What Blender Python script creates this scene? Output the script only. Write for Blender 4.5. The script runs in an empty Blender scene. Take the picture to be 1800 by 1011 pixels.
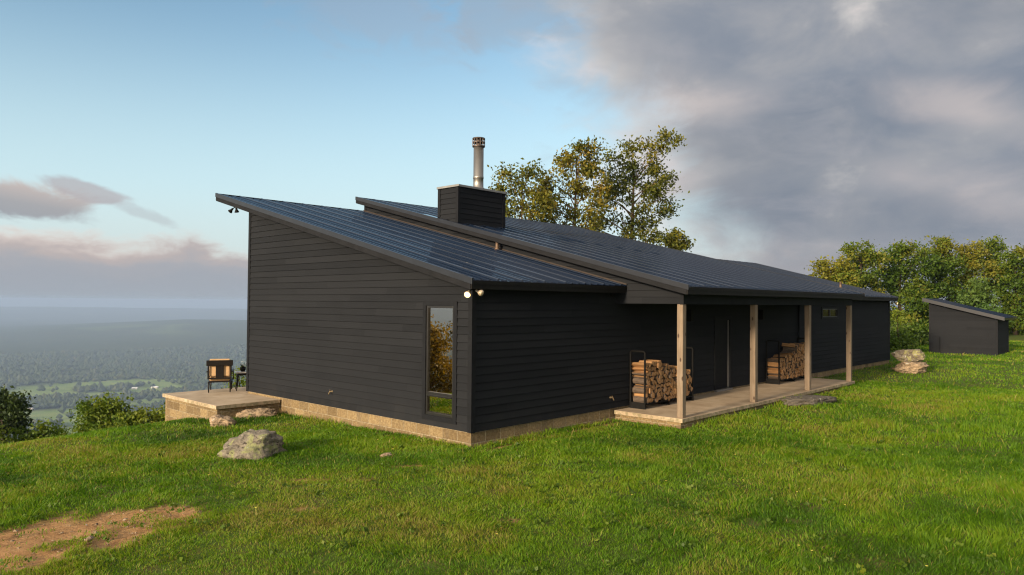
import bpy, bmesh, math, random
import numpy as np
from mathutils import Vector, Matrix, noise

random.seed(7)
RNG = np.random.default_rng(11)
S = bpy.context.scene
COL = S.collection
PI = math.pi

# ------------------------------------------------------------------ camera
YAW, PITCH, ROLL = 0.752146, 0.0212324, 0.00805760
CAM = Vector((-9.34183, -9.75792, 2.44027))
FPX = 1264.0
FW = Vector((math.cos(PITCH) * math.cos(YAW), math.cos(PITCH) * math.sin(YAW), math.sin(PITCH)))
R0 = Vector((math.sin(YAW), -math.cos(YAW), 0))
U0 = R0.cross(FW)
RT = R0 * math.cos(ROLL) + U0 * math.sin(ROLL)
UP = U0 * math.cos(ROLL) - R0 * math.sin(ROLL)
cd = bpy.data.cameras.new("camera")
cam = bpy.data.objects.new("camera", cd)
COL.objects.link(cam)
cam.matrix_world = Matrix(((RT.x, UP.x, -FW.x, CAM.x), (RT.y, UP.y, -FW.y, CAM.y), (RT.z, UP.z, -FW.z, CAM.z), (0, 0, 0, 1)))
cd.sensor_width = 36.0
cd.lens = 36.0 * FPX / 1800.0
cd.clip_start = 0.1
cd.clip_end = 90000
S.camera = cam
S.view_settings.view_transform = 'Standard'
S.view_settings.look = 'None'
S.view_settings.exposure = 1.25
S.view_settings.gamma = 1.0
S.render.resolution_x, S.render.resolution_y = 1024, 575
S.cycles.max_bounces = 8
S.cycles.transparent_max_bounces = 12
S.cycles.volume_bounces = 1
S.cycles.sample_clamp_indirect = 4.0
S.cycles.use_denoising = True
S.cycles.use_adaptive_sampling = False
S.cycles.filter_width = 1.2


def at(px, py, depth):
    """point seen at a pixel of the 1800x1011 photograph, `depth` metres along the view axis"""
    d = FW + RT * ((px - 900) / FPX) - UP * ((py - 505.5) / FPX)
    return CAM + d * depth


# ------------------------------------------------------------------ sun and sky
SUN_EL = math.radians(14)
SUN_XY = Vector((-0.995, -0.04)).normalized()
SUN = Vector((SUN_XY.x * math.cos(SUN_EL), SUN_XY.y * math.cos(SUN_EL), math.sin(SUN_EL)))
sl = bpy.data.lights.new("sun", 'SUN')
sl.energy = 2.8
sl.angle = math.radians(7)
sl.color = (1.0, 0.79, 0.55)
so = bpy.data.objects.new("sun", sl)
COL.objects.link(so)
so.rotation_euler = SUN.to_track_quat('Z', 'Y').to_euler()
so.location = (-40, 12, 30)

W = bpy.data.worlds.new("World")
S.world = W
W.use_nodes = True
WN, WL = W.node_tree.nodes, W.node_tree.links
WN.clear()


class NT:
    """short hand for building node trees"""
    def __init__(s, nodes, links):
        s.n, s.l = nodes, links

    def new(s, t, **kw):
        nd = s.n.new(t)
        for k, v in kw.items():
            setattr(nd, k, v)
        return nd

    def put(s, sock, v):
        if hasattr(v, 'is_output'):
            s.l.new(v, sock)
        elif v is not None:
            sock.default_value = v

    def math(s, op, a, b=None, c=None, clamp=False):
        nd = s.new('ShaderNodeMath', operation=op, use_clamp=clamp)
        s.put(nd.inputs[0], a)
        if b is not None: s.put(nd.inputs[1], b)
        if c is not None: s.put(nd.inputs[2], c)
        return nd.outputs[0]

    def step(s, v, a, b, to0=0.0, to1=1.0):
        nd = s.new('ShaderNodeMapRange', interpolation_type='SMOOTHSTEP')
        s.put(nd.inputs[0], v)
        nd.inputs[1].default_value, nd.inputs[2].default_value = a, b
        nd.inputs[3].default_value, nd.inputs[4].default_value = to0, to1
        return nd.outputs[0]

    def mix(s, f, a, b, blend='MIX'):
        nd = s.new('ShaderNodeMix', data_type='RGBA', blend_type=blend)
        s.put(nd.inputs[0], f)
        for i, v in ((6, a), (7, b)):
            if not hasattr(v, 'is_output') and len(v) == 3: v = (*v, 1)
            s.put(nd.inputs[i], v)
        return nd.outputs[2]

    def noise(s, vec, scale, detail=4, rough=0.55, dist=0.0, out=0):
        nd = s.new('ShaderNodeTexNoise')
        if vec is not None: s.l.new(vec, nd.inputs['Vector'])
        nd.inputs['Scale'].default_value = scale
        nd.inputs['Detail'].default_value = detail
        nd.inputs['Roughness'].default_value = rough
        nd.inputs['Distortion'].default_value = dist
        return nd.outputs[out]

    def comb(s, x, y, z=0.0):
        nd = s.new('ShaderNodeCombineXYZ')
        s.put(nd.inputs[0], x); s.put(nd.inputs[1], y); s.put(nd.inputs[2], z)
        return nd.outputs[0]

    def sep(s, v):
        nd = s.new('ShaderNodeSeparateXYZ')
        s.l.new(v, nd.inputs[0])
        return nd.outputs

    def vmath(s, op, a, b=None):
        nd = s.new('ShaderNodeVectorMath', operation=op)
        s.put(nd.inputs[0], a)
        if b is not None: s.put(nd.inputs[1], b)
        return nd.outputs[0]

    def ramp(s, f, pts):
        nd = s.new('ShaderNodeValToRGB')
        s.put(nd.inputs[0], f)
        e = nd.color_ramp.elements
        while len(e) < len(pts): e.new(0.5)
        for el, (p, c) in zip(e, pts):
            el.position = p
            el.color = (*c, 1) if len(c) == 3 else c
        return nd.outputs[0]


def build_world():
    t = NT(WN, WL)
    tc = t.new('ShaderNodeTexCoord')
    d = t.vmath('NORMALIZE', tc.outputs['Generated'])
    x, y, z = t.sep(d)
    el = t.math('ARCSINE', z)
    az = t.math('SUBTRACT', t.math('ARCTAN2', y, x), YAW)          # left of the view axis is positive
    sky = t.new('ShaderNodeTexSky', sky_type='NISHITA')
    sky.sun_disc = False
    sky.sun_elevation = SUN_EL
    sky.sun_rotation = math.atan2(SUN_XY.x, SUN_XY.y)
    sky.altitude = 350
    sky.air_density = 1.0
    sky.dust_density = 1.2
    sky.ozone_density = 1.6
    base = t.mix(1.0, sky.outputs[0], (0.90, 0.96, 0.88), 'MULTIPLY')
    # clear air pales towards the horizon
    pale = t.step(el, 0.40, 0.05)
    base = t.mix(t.math('MULTIPLY', pale, 0.88), base, (2.75, 3.5, 3.75))
    warm = t.math('MULTIPLY', t.step(el, 0.16, 0.02), t.step(az, -0.3, 0.5))
    base = t.mix(t.math('MULTIPLY', warm, 0.7), base, (2.75, 2.95, 2.8))
    # ---- cloud fields
    p = t.comb(t.math('DIVIDE', x, t.math('ADD', z, 0.22)), t.math('DIVIDE', y, t.math('ADD', z, 0.22)), 0.0)
    big = t.noise(p, 1.15, 7, 0.52, 0.35)
    fine = t.noise(p, 3.2, 9, 0.6, 0.5)
    angv = t.comb(t.math('MULTIPLY', az, 1.0), t.math('MULTIPLY', el, 1.7), 3.1)
    soft = t.noise(angv, 5.5, 7, 0.58, 0.4)
    soft2 = t.noise(angv, 2.6, 5, 0.5, 0.3)
    # deck on the right and overhead: its edge leans left with height
    e1 = t.math('MULTIPLY_ADD', el, 0.55, -0.225)
    e2 = t.math('MULTIPLY', t.step(el, 0.22, 0.42), 0.02)
    edge = t.math('SUBTRACT', t.math('ADD', e1, e2), az)
    edge = t.math('ADD', edge, t.math('MULTIPLY', t.math('SUBTRACT', soft, 0.5), 0.42))
    edge = t.math('ADD', edge, t.math('MULTIPLY', t.math('SUBTRACT', soft2, 0.5), 0.20))
    deck = t.step(edge, -0.07, 0.15)
    # shading of the deck: dark bellies, pale gaps
    sh = t.math('MULTIPLY_ADD', soft2, 0.75, t.math('MULTIPLY', soft, 0.55))
    sh = t.math('MULTIPLY_ADD', big, 0.25, sh)
    darkzone = t.math('MULTIPLY', t.step(el, 0.02, 0.22), t.step(el, 0.62, 0.30))
    sh = t.math('SUBTRACT', sh, t.math('MULTIPLY', darkzone, 0.07))
    sh = t.math('ADD', sh, t.math('MULTIPLY', t.step(edge, 0.24, 0.02), 0.17))
    dc = t.ramp(t.math('MULTIPLY_ADD', sh, 2.9, -1.62), [(0.0, (0.185, 0.225, 0.285)), (0.33, (0.255, 0.282, 0.325)), (0.58, (0.335, 0.345, 0.365)),
                                                        (0.80, (0.51, 0.495, 0.48)), (1.0, (0.74, 0.66, 0.62))])
    dc = t.mix(1.0, dc, (4.5, 4.55, 4.7), 'MULTIPLY')
    lowgap = t.math('MULTIPLY', t.step(el, 0.12, 0.03), 0.45)
    dc = t.mix(lowgap, dc, (1.15, 1.28, 1.45))
    n2 = t.noise(t.comb(az, t.math('MULTIPLY', el, 1.8), 5.0), 10.0, 8, 0.6, 0.6)
    def puff(a0, e0, ra, re, tilt=0.0, rag=2.3, q0=1.12, q1=0.55, nz=None):
        da = t.math('SUBTRACT', az, a0)
        de = t.math('MULTIPLY_ADD', da, tilt, t.math('SUBTRACT', el, e0))
        q = t.math('ADD', t.math('POWER', t.math('ABSOLUTE', t.math('DIVIDE', da, ra)), 2.0), t.math('POWER', t.math('ABSOLUTE', t.math('DIVIDE', de, re)), 2.0))
        q = t.math('ADD', t.math('SQRT', q), t.math('MULTIPLY', t.math('SUBTRACT', nz or n2, 0.5), rag))
        return t.step(q, q0, q1), de
    for a0, e0, ra, re_, tl, w_ in ((-0.57, 0.225, 0.06, 0.022, -0.35, 0.55), (-0.62, 0.115, 0.08, 0.03, -0.3, 0.5), (-0.27, 0.262, 0.05, 0.02, 0.0, 0.5), (-0.17, 0.25, 0.06, 0.035, 0.3, 0.55), (-0.50, 0.16, 0.07, 0.02, -0.2, 0.3), (-0.40, 0.075, 0.10, 0.015, 0.0, 0.3)):
        mm, _ = puff(a0, e0, ra, re_, tl, 6.5, 1.9, -0.6, soft)
        dc = t.mix(t.math('MULTIPLY', mm, w_), dc, (3.0, 2.65, 2.5))
    for a0, e0, ra, re_, tl, w_ in ((-0.33, 0.20, 0.16, 0.06, 0.15, 0.45), (-0.62, 0.34, 0.12, 0.04, 0.0, 0.35), (-0.45, 0.115, 0.12, 0.03, -0.1, 0.35)):
        mm, _ = puff(a0, e0, ra, re_, tl, 3.5, 1.7, 0.0, soft2)
        dc = t.mix(t.math('MULTIPLY', mm, w_), dc, (0.80, 0.93, 1.15))
    col = t.mix(deck, base, dc)
    # thin wisps left of the deck
    wz = t.math('MULTIPLY', t.step(t.math('SUBTRACT', edge, -0.10), -0.12, 0.08), t.step(fine, 0.50, 0.72))
    col = t.mix(t.math('MULTIPLY', wz, 0.35), col, (1.75, 1.75, 1.9))
    m4, de4 = puff(0.20, 0.375, 0.14, 0.05, 0.0)
    col = t.mix(t.math('MULTIPLY', m4, 0.28), col, (1.75, 1.8, 2.0))
    m5, de5 = puff(0.0, 0.40, 0.12, 0.06, 0.0)
    col = t.mix(t.math('MULTIPLY', m5, 0.42), col, (1.6, 1.75, 1.95))
    # ---- low bank of cumulus to the left
    bn = t.noise(t.comb(t.math('MULTIPLY', az, 1.0), t.math('MULTIPLY', el, 2.2), 0.7), 13.0, 8, 0.6, 0.3)
    bt = t.math('MULTIPLY_ADD', t.math('SUBTRACT', bn, 0.5), 0.066, el)
    top = t.math('MULTIPLY_ADD', t.step(az, 0.28, 0.62), 0.014, 0.066)
    bank = t.step(t.math('SUBTRACT', top, bt), -0.010, 0.015)
    bank = t.math('MULTIPLY', bank, t.step(az, 0.02, 0.30, 0.35, 1.0))
    bc = t.ramp(t.math('DIVIDE', bt, 0.085), [(0.0, (1.45, 1.60, 1.84)), (0.30, (1.48, 1.58, 1.80)), (0.50, (1.62, 1.64, 1.80)), (0.70, (2.1, 1.82, 1.78)), (0.95, (3.5, 2.95, 2.65))])
    col = t.mix(t.math('MULTIPLY', bank, 0.93), col, bc)
    # ---- a loose cloud above the bank
    m1, de1 = puff(0.60, 0.113, 0.085, 0.024, -0.12)
    c1 = t.ramp(t.math('MULTIPLY_ADD', de1, 16.0, 0.5), [(0.0, (1.25, 1.36, 1.55)), (0.45, (1.55, 1.50, 1.58)), (0.8, (2.4, 2.0, 1.85)), (1.0, (3.0, 2.5, 2.25))])
    col = t.mix(t.math('MULTIPLY', m1, 0.9), col, c1)
    m2, de2 = puff(0.535, 0.128, 0.050, 0.012, -0.25)
    col = t.mix(t.math('MULTIPLY', m2, 0.75), col, (1.95, 1.82, 1.9))
    m3, de3 = puff(0.475, 0.105, 0.045, 0.010, -0.3)
    col = t.mix(t.math('MULTIPLY', m3, 0.35), col, (1.7, 1.6, 1.7))
    # glow of the low sun behind the viewer's left
    sd = t.vmath('DOT_PRODUCT', d, (SUN.x, SUN.y, SUN.z * 0.6))
    dn = sd.node.outputs['Value']
    glow = t.step(dn, 0.05, 0.95)
    col = t.mix(t.math('MULTIPLY', glow, 0.85), col, (8.6, 7.6, 6.4))
    bg = t.new('ShaderNodeBackground')
    bg.inputs['Strength'].default_value = 0.1
    WL.new(col, bg.inputs['Color'])
    out = t.new('ShaderNodeOutputWorld')
    WL.new(bg.outputs[0], out.inputs['Surface'])


build_world()

# ------------------------------------------------------------------ helpers: meshes and tags
class MB:
    """collects faces and links them as ONE mesh object"""
    def __init__(s):
        s.v, s.f = [], []

    def poly(s, pts):
        i = len(s.v)
        s.v += [tuple(p) for p in pts]
        s.f.append(tuple(range(i, i + len(pts))))

    def hexa(s, p):
        """8 points: bottom ring 0-3, top ring 4-7"""
        i = len(s.v)
        s.v += [tuple(q) for q in p]
        for f in ((3, 2, 1, 0), (4, 5, 6, 7), (0, 1, 5, 4), (1, 2, 6, 5), (2, 3, 7, 6), (3, 0, 4, 7)):
            s.f.append(tuple(i + k for k in f))

    def box(s, x0, x1, y0, y1, z0, z1):
        s.hexa([(x0, y0, z0), (x1, y0, z0), (x1, y1, z0), (x0, y1, z0), (x0, y0, z1), (x1, y0, z1), (x1, y1, z1), (x0, y1, z1)])

    def slope(s, x0, x1, y0, y1, zb, zt):
        """box whose bottom and top follow functions of y"""
        s.hexa([(x0, y0, zb(y0)), (x1, y0, zb(y0)), (x1, y1, zb(y1)), (x0, y1, zb(y1)), (x0, y0, zt(y0)), (x1, y0, zt(y0)), (x1, y1, zt(y1)), (x0, y1, zt(y1))])

    def tube(s, pts, rad, n=8, cap=True):
        pts = [Vector(p) for p in pts]
        if not isinstance(rad, (list, tuple)): rad = [rad] * len(pts)
        base = len(s.v)
        prev = None
        for k, p in enumerate(pts):
            a = pts[min(k + 1, len(pts) - 1)] - pts[max(k - 1, 0)]
            a.normalize()
            ref = prev if prev is not None else (Vector((1, 0, 0)) if abs(a.x) < 0.8 else Vector((0, 1, 0)))
            b = (ref - a * ref.dot(a)).normalized()
            c = a.cross(b)
            prev = b
            for j in range(n):
                an = 2 * PI * j / n
                s.v.append(tuple(p + (b * math.cos(an) + c * math.sin(an)) * rad[k]))
        for k in range(len(pts) - 1):
            for j in range(n):
                q = base + k * n
                s.f.append((q + j, q + (j + 1) % n, q + n + (j + 1) % n, q + n + j))
        if cap:
            s.f.append(tuple(base + j for j in reversed(range(n))))
            q = base + (len(pts) - 1) * n
            s.f.append(tuple(q + j for j in range(n)))

    def lathe(s, c, prof, n=20, axis=Vector((0, 0, 1))):
        axis = Vector(axis).normalized()
        ref = Vector((1, 0, 0)) if abs(axis.x) < 0.8 else Vector((0, 1, 0))
        b = (ref - axis * ref.dot(axis)).normalized()
        d = axis.cross(b)
        c = Vector(c)
        base = len(s.v)
        for r, h in prof:
            for j in range(n):
                an = 2 * PI * j / n
                s.v.append(tuple(c + axis * h + (b * math.cos(an) + d * math.sin(an)) * r))
        for k in range(len(prof) - 1):
            for j in range(n):
                q = base + k * n
                s.f.append((q + j, q + (j + 1) % n, q + n + (j + 1) % n, q + n + j))
        s.f.append(tuple(base + j for j in reversed(range(n))))
        q = base + (len(prof) - 1) * n
        s.f.append(tuple(q + j for j in range(n)))

    def build(s, name, mat, parent=None, smooth=False, bevel=0.0):
        me = bpy.data.meshes.new(name)
        me.from_pydata(s.v, [], s.f)
        me.validate()
        return link(name, me, mat, parent, smooth, bevel)


def link(name, me, mat, parent=None, smooth=False, bevel=0.0):
    o = bpy.data.objects.new(name, me)
    COL.objects.link(o)
    if mat is not None: me.materials.append(mat)
    if parent is not None:
        o.parent = parent
        o.matrix_parent_inverse = Matrix.Translation(-world_loc(parent))
    if smooth:
        me.polygons.foreach_set('use_smooth', [True] * len(me.polygons))
    if bevel:
        m = o.modifiers.new('bevel', 'BEVEL')
        m.width = bevel
        m.segments = 2
        m.limit_method = 'ANGLE'
    return o


def world_loc(o):
    v = o.location.copy()
    while o.parent is not None:
        break
    return v if o.parent is None else Vector((0, 0, 0)) + ROOTS[o.parent.name] if o.parent.name in ROOTS else v


ROOTS = {}


def tag(o, label=None, cat=None, group=None, kind=None):
    if label: o['label'] = label
    if cat: o['category'] = cat
    if group: o['group'] = group
    if kind: o['kind'] = kind
    return o


def thing(name, loc, label, cat, group=None, rz=0.0):
    o = bpy.data.objects.new(name, None)
    o.empty_display_size = 0.2
    COL.objects.link(o)
    o.location = loc
    o.rotation_euler.z = rz
    return tag(o, label, cat, group)


def child(mb, name, mat, parent, smooth=False, bevel=0.0):
    """part built in its parent's own coordinates"""
    o = mb.build(name, mat, None, smooth, bevel)
    o.parent = parent
    return o


def np_mesh(name, verts, faces_n, mat, attrs=None, parent=None, smooth=False):
    """verts (N,3); faces all of faces_n corners, consecutive vertices"""
    me = bpy.data.meshes.new(name)
    n = len(verts)
    me.vertices.add(n)
    me.vertices.foreach_set('co', np.ascontiguousarray(verts, dtype=np.float32).ravel())
    nf = n // faces_n
    me.loops.add(n)
    me.loops.foreach_set('vertex_index', np.arange(n, dtype=np.int32))
    me.polygons.add(nf)
    me.polygons.foreach_set('loop_start', np.arange(0, n, faces_n, dtype=np.int32))
    me.update(calc_edges=True)
    for k, a in (attrs or {}).items():
        at_ = me.attributes.new(k, 'FLOAT', 'POINT')
        at_.data.foreach_set('value', np.ascontiguousarray(a, dtype=np.float32))
    o = bpy.data.objects.new(name, me)
    COL.objects.link(o)
    me.materials.append(mat)
    if smooth:
        me.polygons.foreach_set('use_smooth', [True] * nf)
    if parent is not None: o.parent = parent
    return o


def vnoise(x, y, seed=0):
    """value noise, numpy arrays, about 0..1"""
    xi, yi = np.floor(x).astype(np.int64), np.floor(y).astype(np.int64)
    xf, yf = x - xi, y - yi
    u, v = xf * xf * (3 - 2 * xf), yf * yf * (3 - 2 * yf)
    def h(a, b):
        k = (a * 374761393 + b * 668265263 + seed * 974634777) & 0xFFFFFFFF
        k = ((k ^ (k >> 13)) * 1274126177) & 0xFFFFFFFF
        k = (k ^ (k >> 16)) & 0xFFFFFFFF
        return k / 4294967295.0
    return (h(xi, yi) * (1 - u) + h(xi + 1, yi) * u) * (1 - v) + (h(xi, yi + 1) * (1 - u) + h(xi + 1, yi + 1) * u) * v


def fbm(x, y, seed=0, octs=4):
    s, a, tot = 0.0, 1.0, 0.0
    for k in range(octs):
        s = s + a * vnoise(x * 2 ** k + 17 * k, y * 2 ** k - 9 * k, seed + k)
        tot += a
        a *= 0.5
    return s / tot


# ------------------------------------------------------------------ materials
def mat(name):
    m = bpy.data.materials.new(name)
    m.use_nodes = True
    n, l = m.node_tree.nodes, m.node_tree.links
    n.clear()
    out = n.new('ShaderNodeOutputMaterial')
    b = n.new('ShaderNodeBsdfPrincipled')
    l.new(b.outputs[0], out.inputs['Surface'])
    return m, NT(n, l), b, out


def bump(t, b, h, strength=0.3, dist=0.02):
    nd = t.new('ShaderNodeBump')
    nd.inputs['Strength'].default_value = strength
    nd.inputs['Distance'].default_value = dist
    t.put(nd.inputs['Height'], h)
    t.l.new(nd.outputs[0], b.inputs['Normal'])


def pos(t):
    return t.new('ShaderNodeNewGeometry').outputs['Position']


def wallvec(t, su=1.0, sz=1.0):
    """coordinates running along an axis-aligned wall and up it"""
    x, y, z = t.sep(pos(t))
    return t.comb(t.math('MULTIPLY', t.math('ADD', x, y), su), t.math('MULTIPLY', z, sz), t.math('MULTIPLY', t.math('SUBTRACT', x, y), 0.35))


def m_siding():
    m, t, b, _ = mat('black_siding')
    g = t.noise(wallvec(t, 0.7, 14.0), 5.0, 6, 0.65)
    big = t.noise(wallvec(t, 1, 1), 0.9, 4, 0.6)
    x, y, z = t.sep(pos(t))
    lap = t.math('FLOOR', t.math('DIVIDE', t.math('SUBTRACT', z, 0.003), 0.1524))
    wn = t.new('ShaderNodeTexWhiteNoise', noise_dimensions='2D')
    seg = t.math('FLOOR', t.math('ADD', t.math('DIVIDE', t.math('ADD', x, y), 3.66), t.math('MULTIPLY', lap, 0.37)))
    t.l.new(t.comb(lap, seg, 0), wn.inputs['Vector'])
    f = t.math('ADD', t.math('MULTIPLY', g, 0.5), t.math('ADD', t.math('MULTIPLY', big, 0.35), t.math('MULTIPLY', wn.outputs[0], 0.34)))
    c = t.ramp(f, [(0.25, (0.0088, 0.0100, 0.0125)), (0.75, (0.0155, 0.0170, 0.0202))])
    fr = t.math('FRACT', t.math('ADD', t.math('DIVIDE', t.math('ADD', x, y), 3.66), t.math('MULTIPLY', lap, 0.37)))
    c = t.mix(t.math('MULTIPLY', t.math('LESS_THAN', fr, 0.0014), 0.75), c, (0.003, 0.003, 0.003))
    dust = t.math('MULTIPLY', t.step(z, 0.55, 0.0), t.step(t.noise(wallvec(t, 1, 0.6), 3.0, 5, 0.6), 0.42, 0.7))
    c = t.mix(t.math('MULTIPLY', dust, 0.14), c, (0.045, 0.040, 0.034))       # splashed soil along the bottom boards
    t.l.new(c, b.inputs['Base Color'])
    b.inputs['Roughness'].default_value = 0.75
    b.inputs['Specular IOR Level'].default_value = 0.10
    bump(t, b, g, 0.22, 0.006)
    return m


def m_plain(name, col, rough=0.5, metal=0.0, var=0.25, scale=6.0, bmp=0.1, spec=0.5, stretch=None):
    m, t, b, _ = mat(name)
    v = pos(t)
    if stretch: v = t.vmath('MULTIPLY', v, stretch)
    n = t.noise(v, scale, 5, 0.6)
    lo = tuple(c * (1 - var) for c in col)
    hi = tuple(min(1, c * (1 + var)) for c in col)
    t.l.new(t.ramp(n, [(0.25, lo), (0.75, hi)]), b.inputs['Base Color'])
    b.inputs['Roughness'].default_value = rough
    b.inputs['Metallic'].default_value = metal
    b.inputs['Specular IOR Level'].default_value = spec
    if bmp: bump(t, b, n, bmp, 0.01)
    return m


def m_roof():
    m, t, b, _ = mat('dark_metal_roof')
    v = t.vmath('MULTIPLY', pos(t), (1.0, 0.18, 1.0))
    n = t.noise(v, 2.2, 5, 0.6)
    t.l.new(t.ramp(n, [(0.3, (0.004, 0.008, 0.019)), (0.75, (0.007, 0.013, 0.027))]), b.inputs['Base Color'])
    t.l.new(t.math('MULTIPLY_ADD', t.noise(pos(t), 1.3, 4, 0.6), 0.10, 0.03), b.inputs['Roughness'])
    b.inputs['Specular IOR Level'].default_value = 0.52
    return m


def m_block():
    m, t, b, _ = mat('split_face_block')
    v = wallvec(t)
    br = t.new('ShaderNodeTexBrick')
    t.l.new(t.vmath('ADD', v, (0.0, 0.004, 0.0)), br.inputs['Vector'])
    br.inputs['Scale'].default_value = 1.0
    br.inputs['Brick Width'].default_value = 0.406
    br.inputs['Row Height'].default_value = 0.203
    br.inputs['Mortar Size'].default_value = 0.009
    br.inputs['Mortar Smooth'].default_value = 0.3
    br.inputs['Color1'].default_value = (0.21, 0.15, 0.072, 1)
    br.inputs['Color2'].default_value = (0.40, 0.30, 0.155, 1)
    br.inputs['Mortar'].default_value = (0.49, 0.41, 0.28, 1)
    n = t.noise(pos(t), 22, 6, 0.7)
    st = t.noise(pos(t), 2.6, 5, 0.6)
    c = t.mix(t.step(n, 0.35, 0.7), t.mix(1.0, br.outputs[0], (0.62, 0.56, 0.50), 'MULTIPLY'), br.outputs[0])
    c = t.mix(t.math('MULTIPLY', t.step(st, 0.52, 0.68), 0.55), c, (0.16, 0.12, 0.075))
    t.l.new(c, b.inputs['Base Color'])
    b.inputs['Roughness'].default_value = 0.9
    h = t.math('SUBTRACT', t.math('MULTIPLY', n, 1.0), t.math('MULTIPLY', br.outputs['Fac'], 0.9))
    bump(t, b, h, 1.0, 0.05)
    return m


def m_concrete():
    m, t, b, _ = mat('worn_concrete')
    n = t.noise(pos(t), 1.6, 7, 0.62, 0.4)
    f = t.noise(pos(t), 40, 4, 0.6)
    c = t.ramp(n, [(0.28, (0.30, 0.220, 0.140)), (0.55, (0.43, 0.335, 0.225)), (0.8, (0.53, 0.44, 0.32))])
    c = t.mix(t.math('MULTIPLY', t.step(f, 0.55, 0.75), 0.25), c, (0.24, 0.19, 0.13))
    nz = t.sep(t.new('ShaderNodeNewGeometry').outputs['Normal'])[2]
    side = t.math('MULTIPLY', t.step(nz, 0.6, 0.2), t.step(t.noise(pos(t), 9, 5, 0.65), 0.42, 0.62))
    c = t.mix(t.math('MULTIPLY', side, 0.6), c, (0.12, 0.115, 0.05))     # moss along the edges
    t.l.new(c, b.inputs['Base Color'])
    b.inputs['Roughness'].default_value = 0.82
    bump(t, b, f, 0.12, 0.01)
    return m


def m_post():
    m, t, b, _ = mat('weathered_cedar')
    v = t.vmath('MULTIPLY', pos(t), (22, 22, 1.1))
    n = t.noise(v, 1.0, 6, 0.65, 0.8)
    big = t.noise(pos(t), 1.7, 4, 0.6)
    c = t.ramp(t.math('ADD', t.math('MULTIPLY', n, 0.65), t.math('MULTIPLY', big, 0.4)), [(0.3, (0.115, 0.082, 0.055)), (0.55, (0.215, 0.160, 0.110)), (0.8, (0.29, 0.24, 0.185))])
    vo = t.new('ShaderNodeTexVoronoi')
    t.l.new(t.vmath('MULTIPLY', pos(t), (6, 6, 2.7)), vo.inputs['Vector'])
    vo.inputs['Scale'].default_value = 1.0
    c = t.mix(t.step(vo.outputs['Distance'], 0.17, 0.08), c, (0.055, 0.03, 0.018))
    t.l.new(c, b.inputs['Base Color'])
    b.inputs['Roughness'].default_value = 0.8
    bump(t, b, n, 0.35, 0.008)
    return m


def m_log(end):
    m, t, b, _ = mat('split_oak' if not end else 'log_end')
    oi = t.new('ShaderNodeObjectInfo').outputs['Random']
    tc = t.new('ShaderNodeTexCoord').outputs['Object']
    v = t.vmath('ADD', t.vmath('MULTIPLY', tc, (26, 3.0, 26)), t.comb(t.math('MULTIPLY', oi, 40), 0, t.math('MULTIPLY', oi, 17)))
    n = t.noise(v, 1.0, 5, 0.65, 0.5)
    c = t.ramp(n, [(0.28, (0.17, 0.080, 0.030)), (0.52, (0.36, 0.195, 0.078)), (0.78, (0.52, 0.32, 0.15))])
    c = t.mix(t.math('MULTIPLY', t.step(oi, 0.35, 0.95), 0.45), c, (0.26, 0.155, 0.08))
    att = t.new('ShaderNodeAttribute', attribute_name='bark').outputs['Fac']
    bark = t.ramp(t.noise(t.vmath('MULTIPLY', tc, (30, 8, 30)), 1.0, 5, 0.7), [(0.3, (0.045, 0.03, 0.02)), (0.7, (0.13, 0.095, 0.07))])
    c = t.mix(t.step(att, 0.4, 0.6), c, bark)
    t.l.new(c, b.inputs['Base Color'])
    b.inputs['Roughness'].default_value = 0.85
    bump(t, b, n, 0.4, 0.01)
    return m


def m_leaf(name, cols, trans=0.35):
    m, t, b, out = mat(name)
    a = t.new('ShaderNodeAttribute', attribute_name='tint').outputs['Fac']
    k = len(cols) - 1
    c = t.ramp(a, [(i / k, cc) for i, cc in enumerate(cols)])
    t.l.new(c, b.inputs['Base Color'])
    b.inputs['Roughness'].default_value = 0.55
    b.inputs['Specular IOR Level'].default_value = 0.3
    tr = t.new('ShaderNodeBsdfTranslucent')
    t.l.new(t.mix(1.0, c, (1.25, 1.15, 0.6), 'MULTIPLY'), tr.inputs['Color'])
    mx = t.new('ShaderNodeMixShader')
    mx.inputs[0].default_value = trans
    t.l.new(b.outputs[0], mx.inputs[1])
    t.l.new(tr.outputs[0], mx.inputs[2])
    t.l.new(mx.outputs[0], out.inputs['Surface'])
    return m


def m_rock(name, base, lichen, amt):
    m, t, b, _ = mat(name)
    tc = t.new('ShaderNodeTexCoord').outputs['Object']
    n = t.noise(tc, 8.0, 9, 0.72, 0.8)
    c = t.ramp(n, [(0.30, tuple(k * 0.30 for k in base)), (0.5, base), (0.78, tuple(k * 1.7 for k in base))])
    cr = t.noise(t.vmath('MULTIPLY', tc, (1, 1, 3.2)), 6.0, 6, 0.6, 1.5)
    c = t.mix(t.step(cr, 0.44, 0.36), c, (0.04, 0.032, 0.022))
    l1 = t.math('MULTIPLY_ADD', t.noise(tc, 5.5, 8, 0.66, 0.8), 0.65, t.math('MULTIPLY', t.noise(tc, 1.6, 4, 0.6), 0.35))
    lc = t.mix(t.noise(tc, 16, 4, 0.6), tuple(k * 0.55 for k in lichen), tuple(k * 1.3 for k in lichen))
    c = t.mix(t.step(l1, 0.62 - amt, 0.68 - amt), c, lc)
    c = t.mix(t.step(t.noise(tc, 9, 5, 0.6), 0.62, 0.68), c, (0.42, 0.42, 0.36))
    t.l.new(c, b.inputs['Base Color'])
    b.inputs['Roughness'].default_value = 0.92
    bump(t, b, t.math('ADD', n, t.math('MULTIPLY', cr, 0.8)), 0.8, 0.06)
    return m


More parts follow.
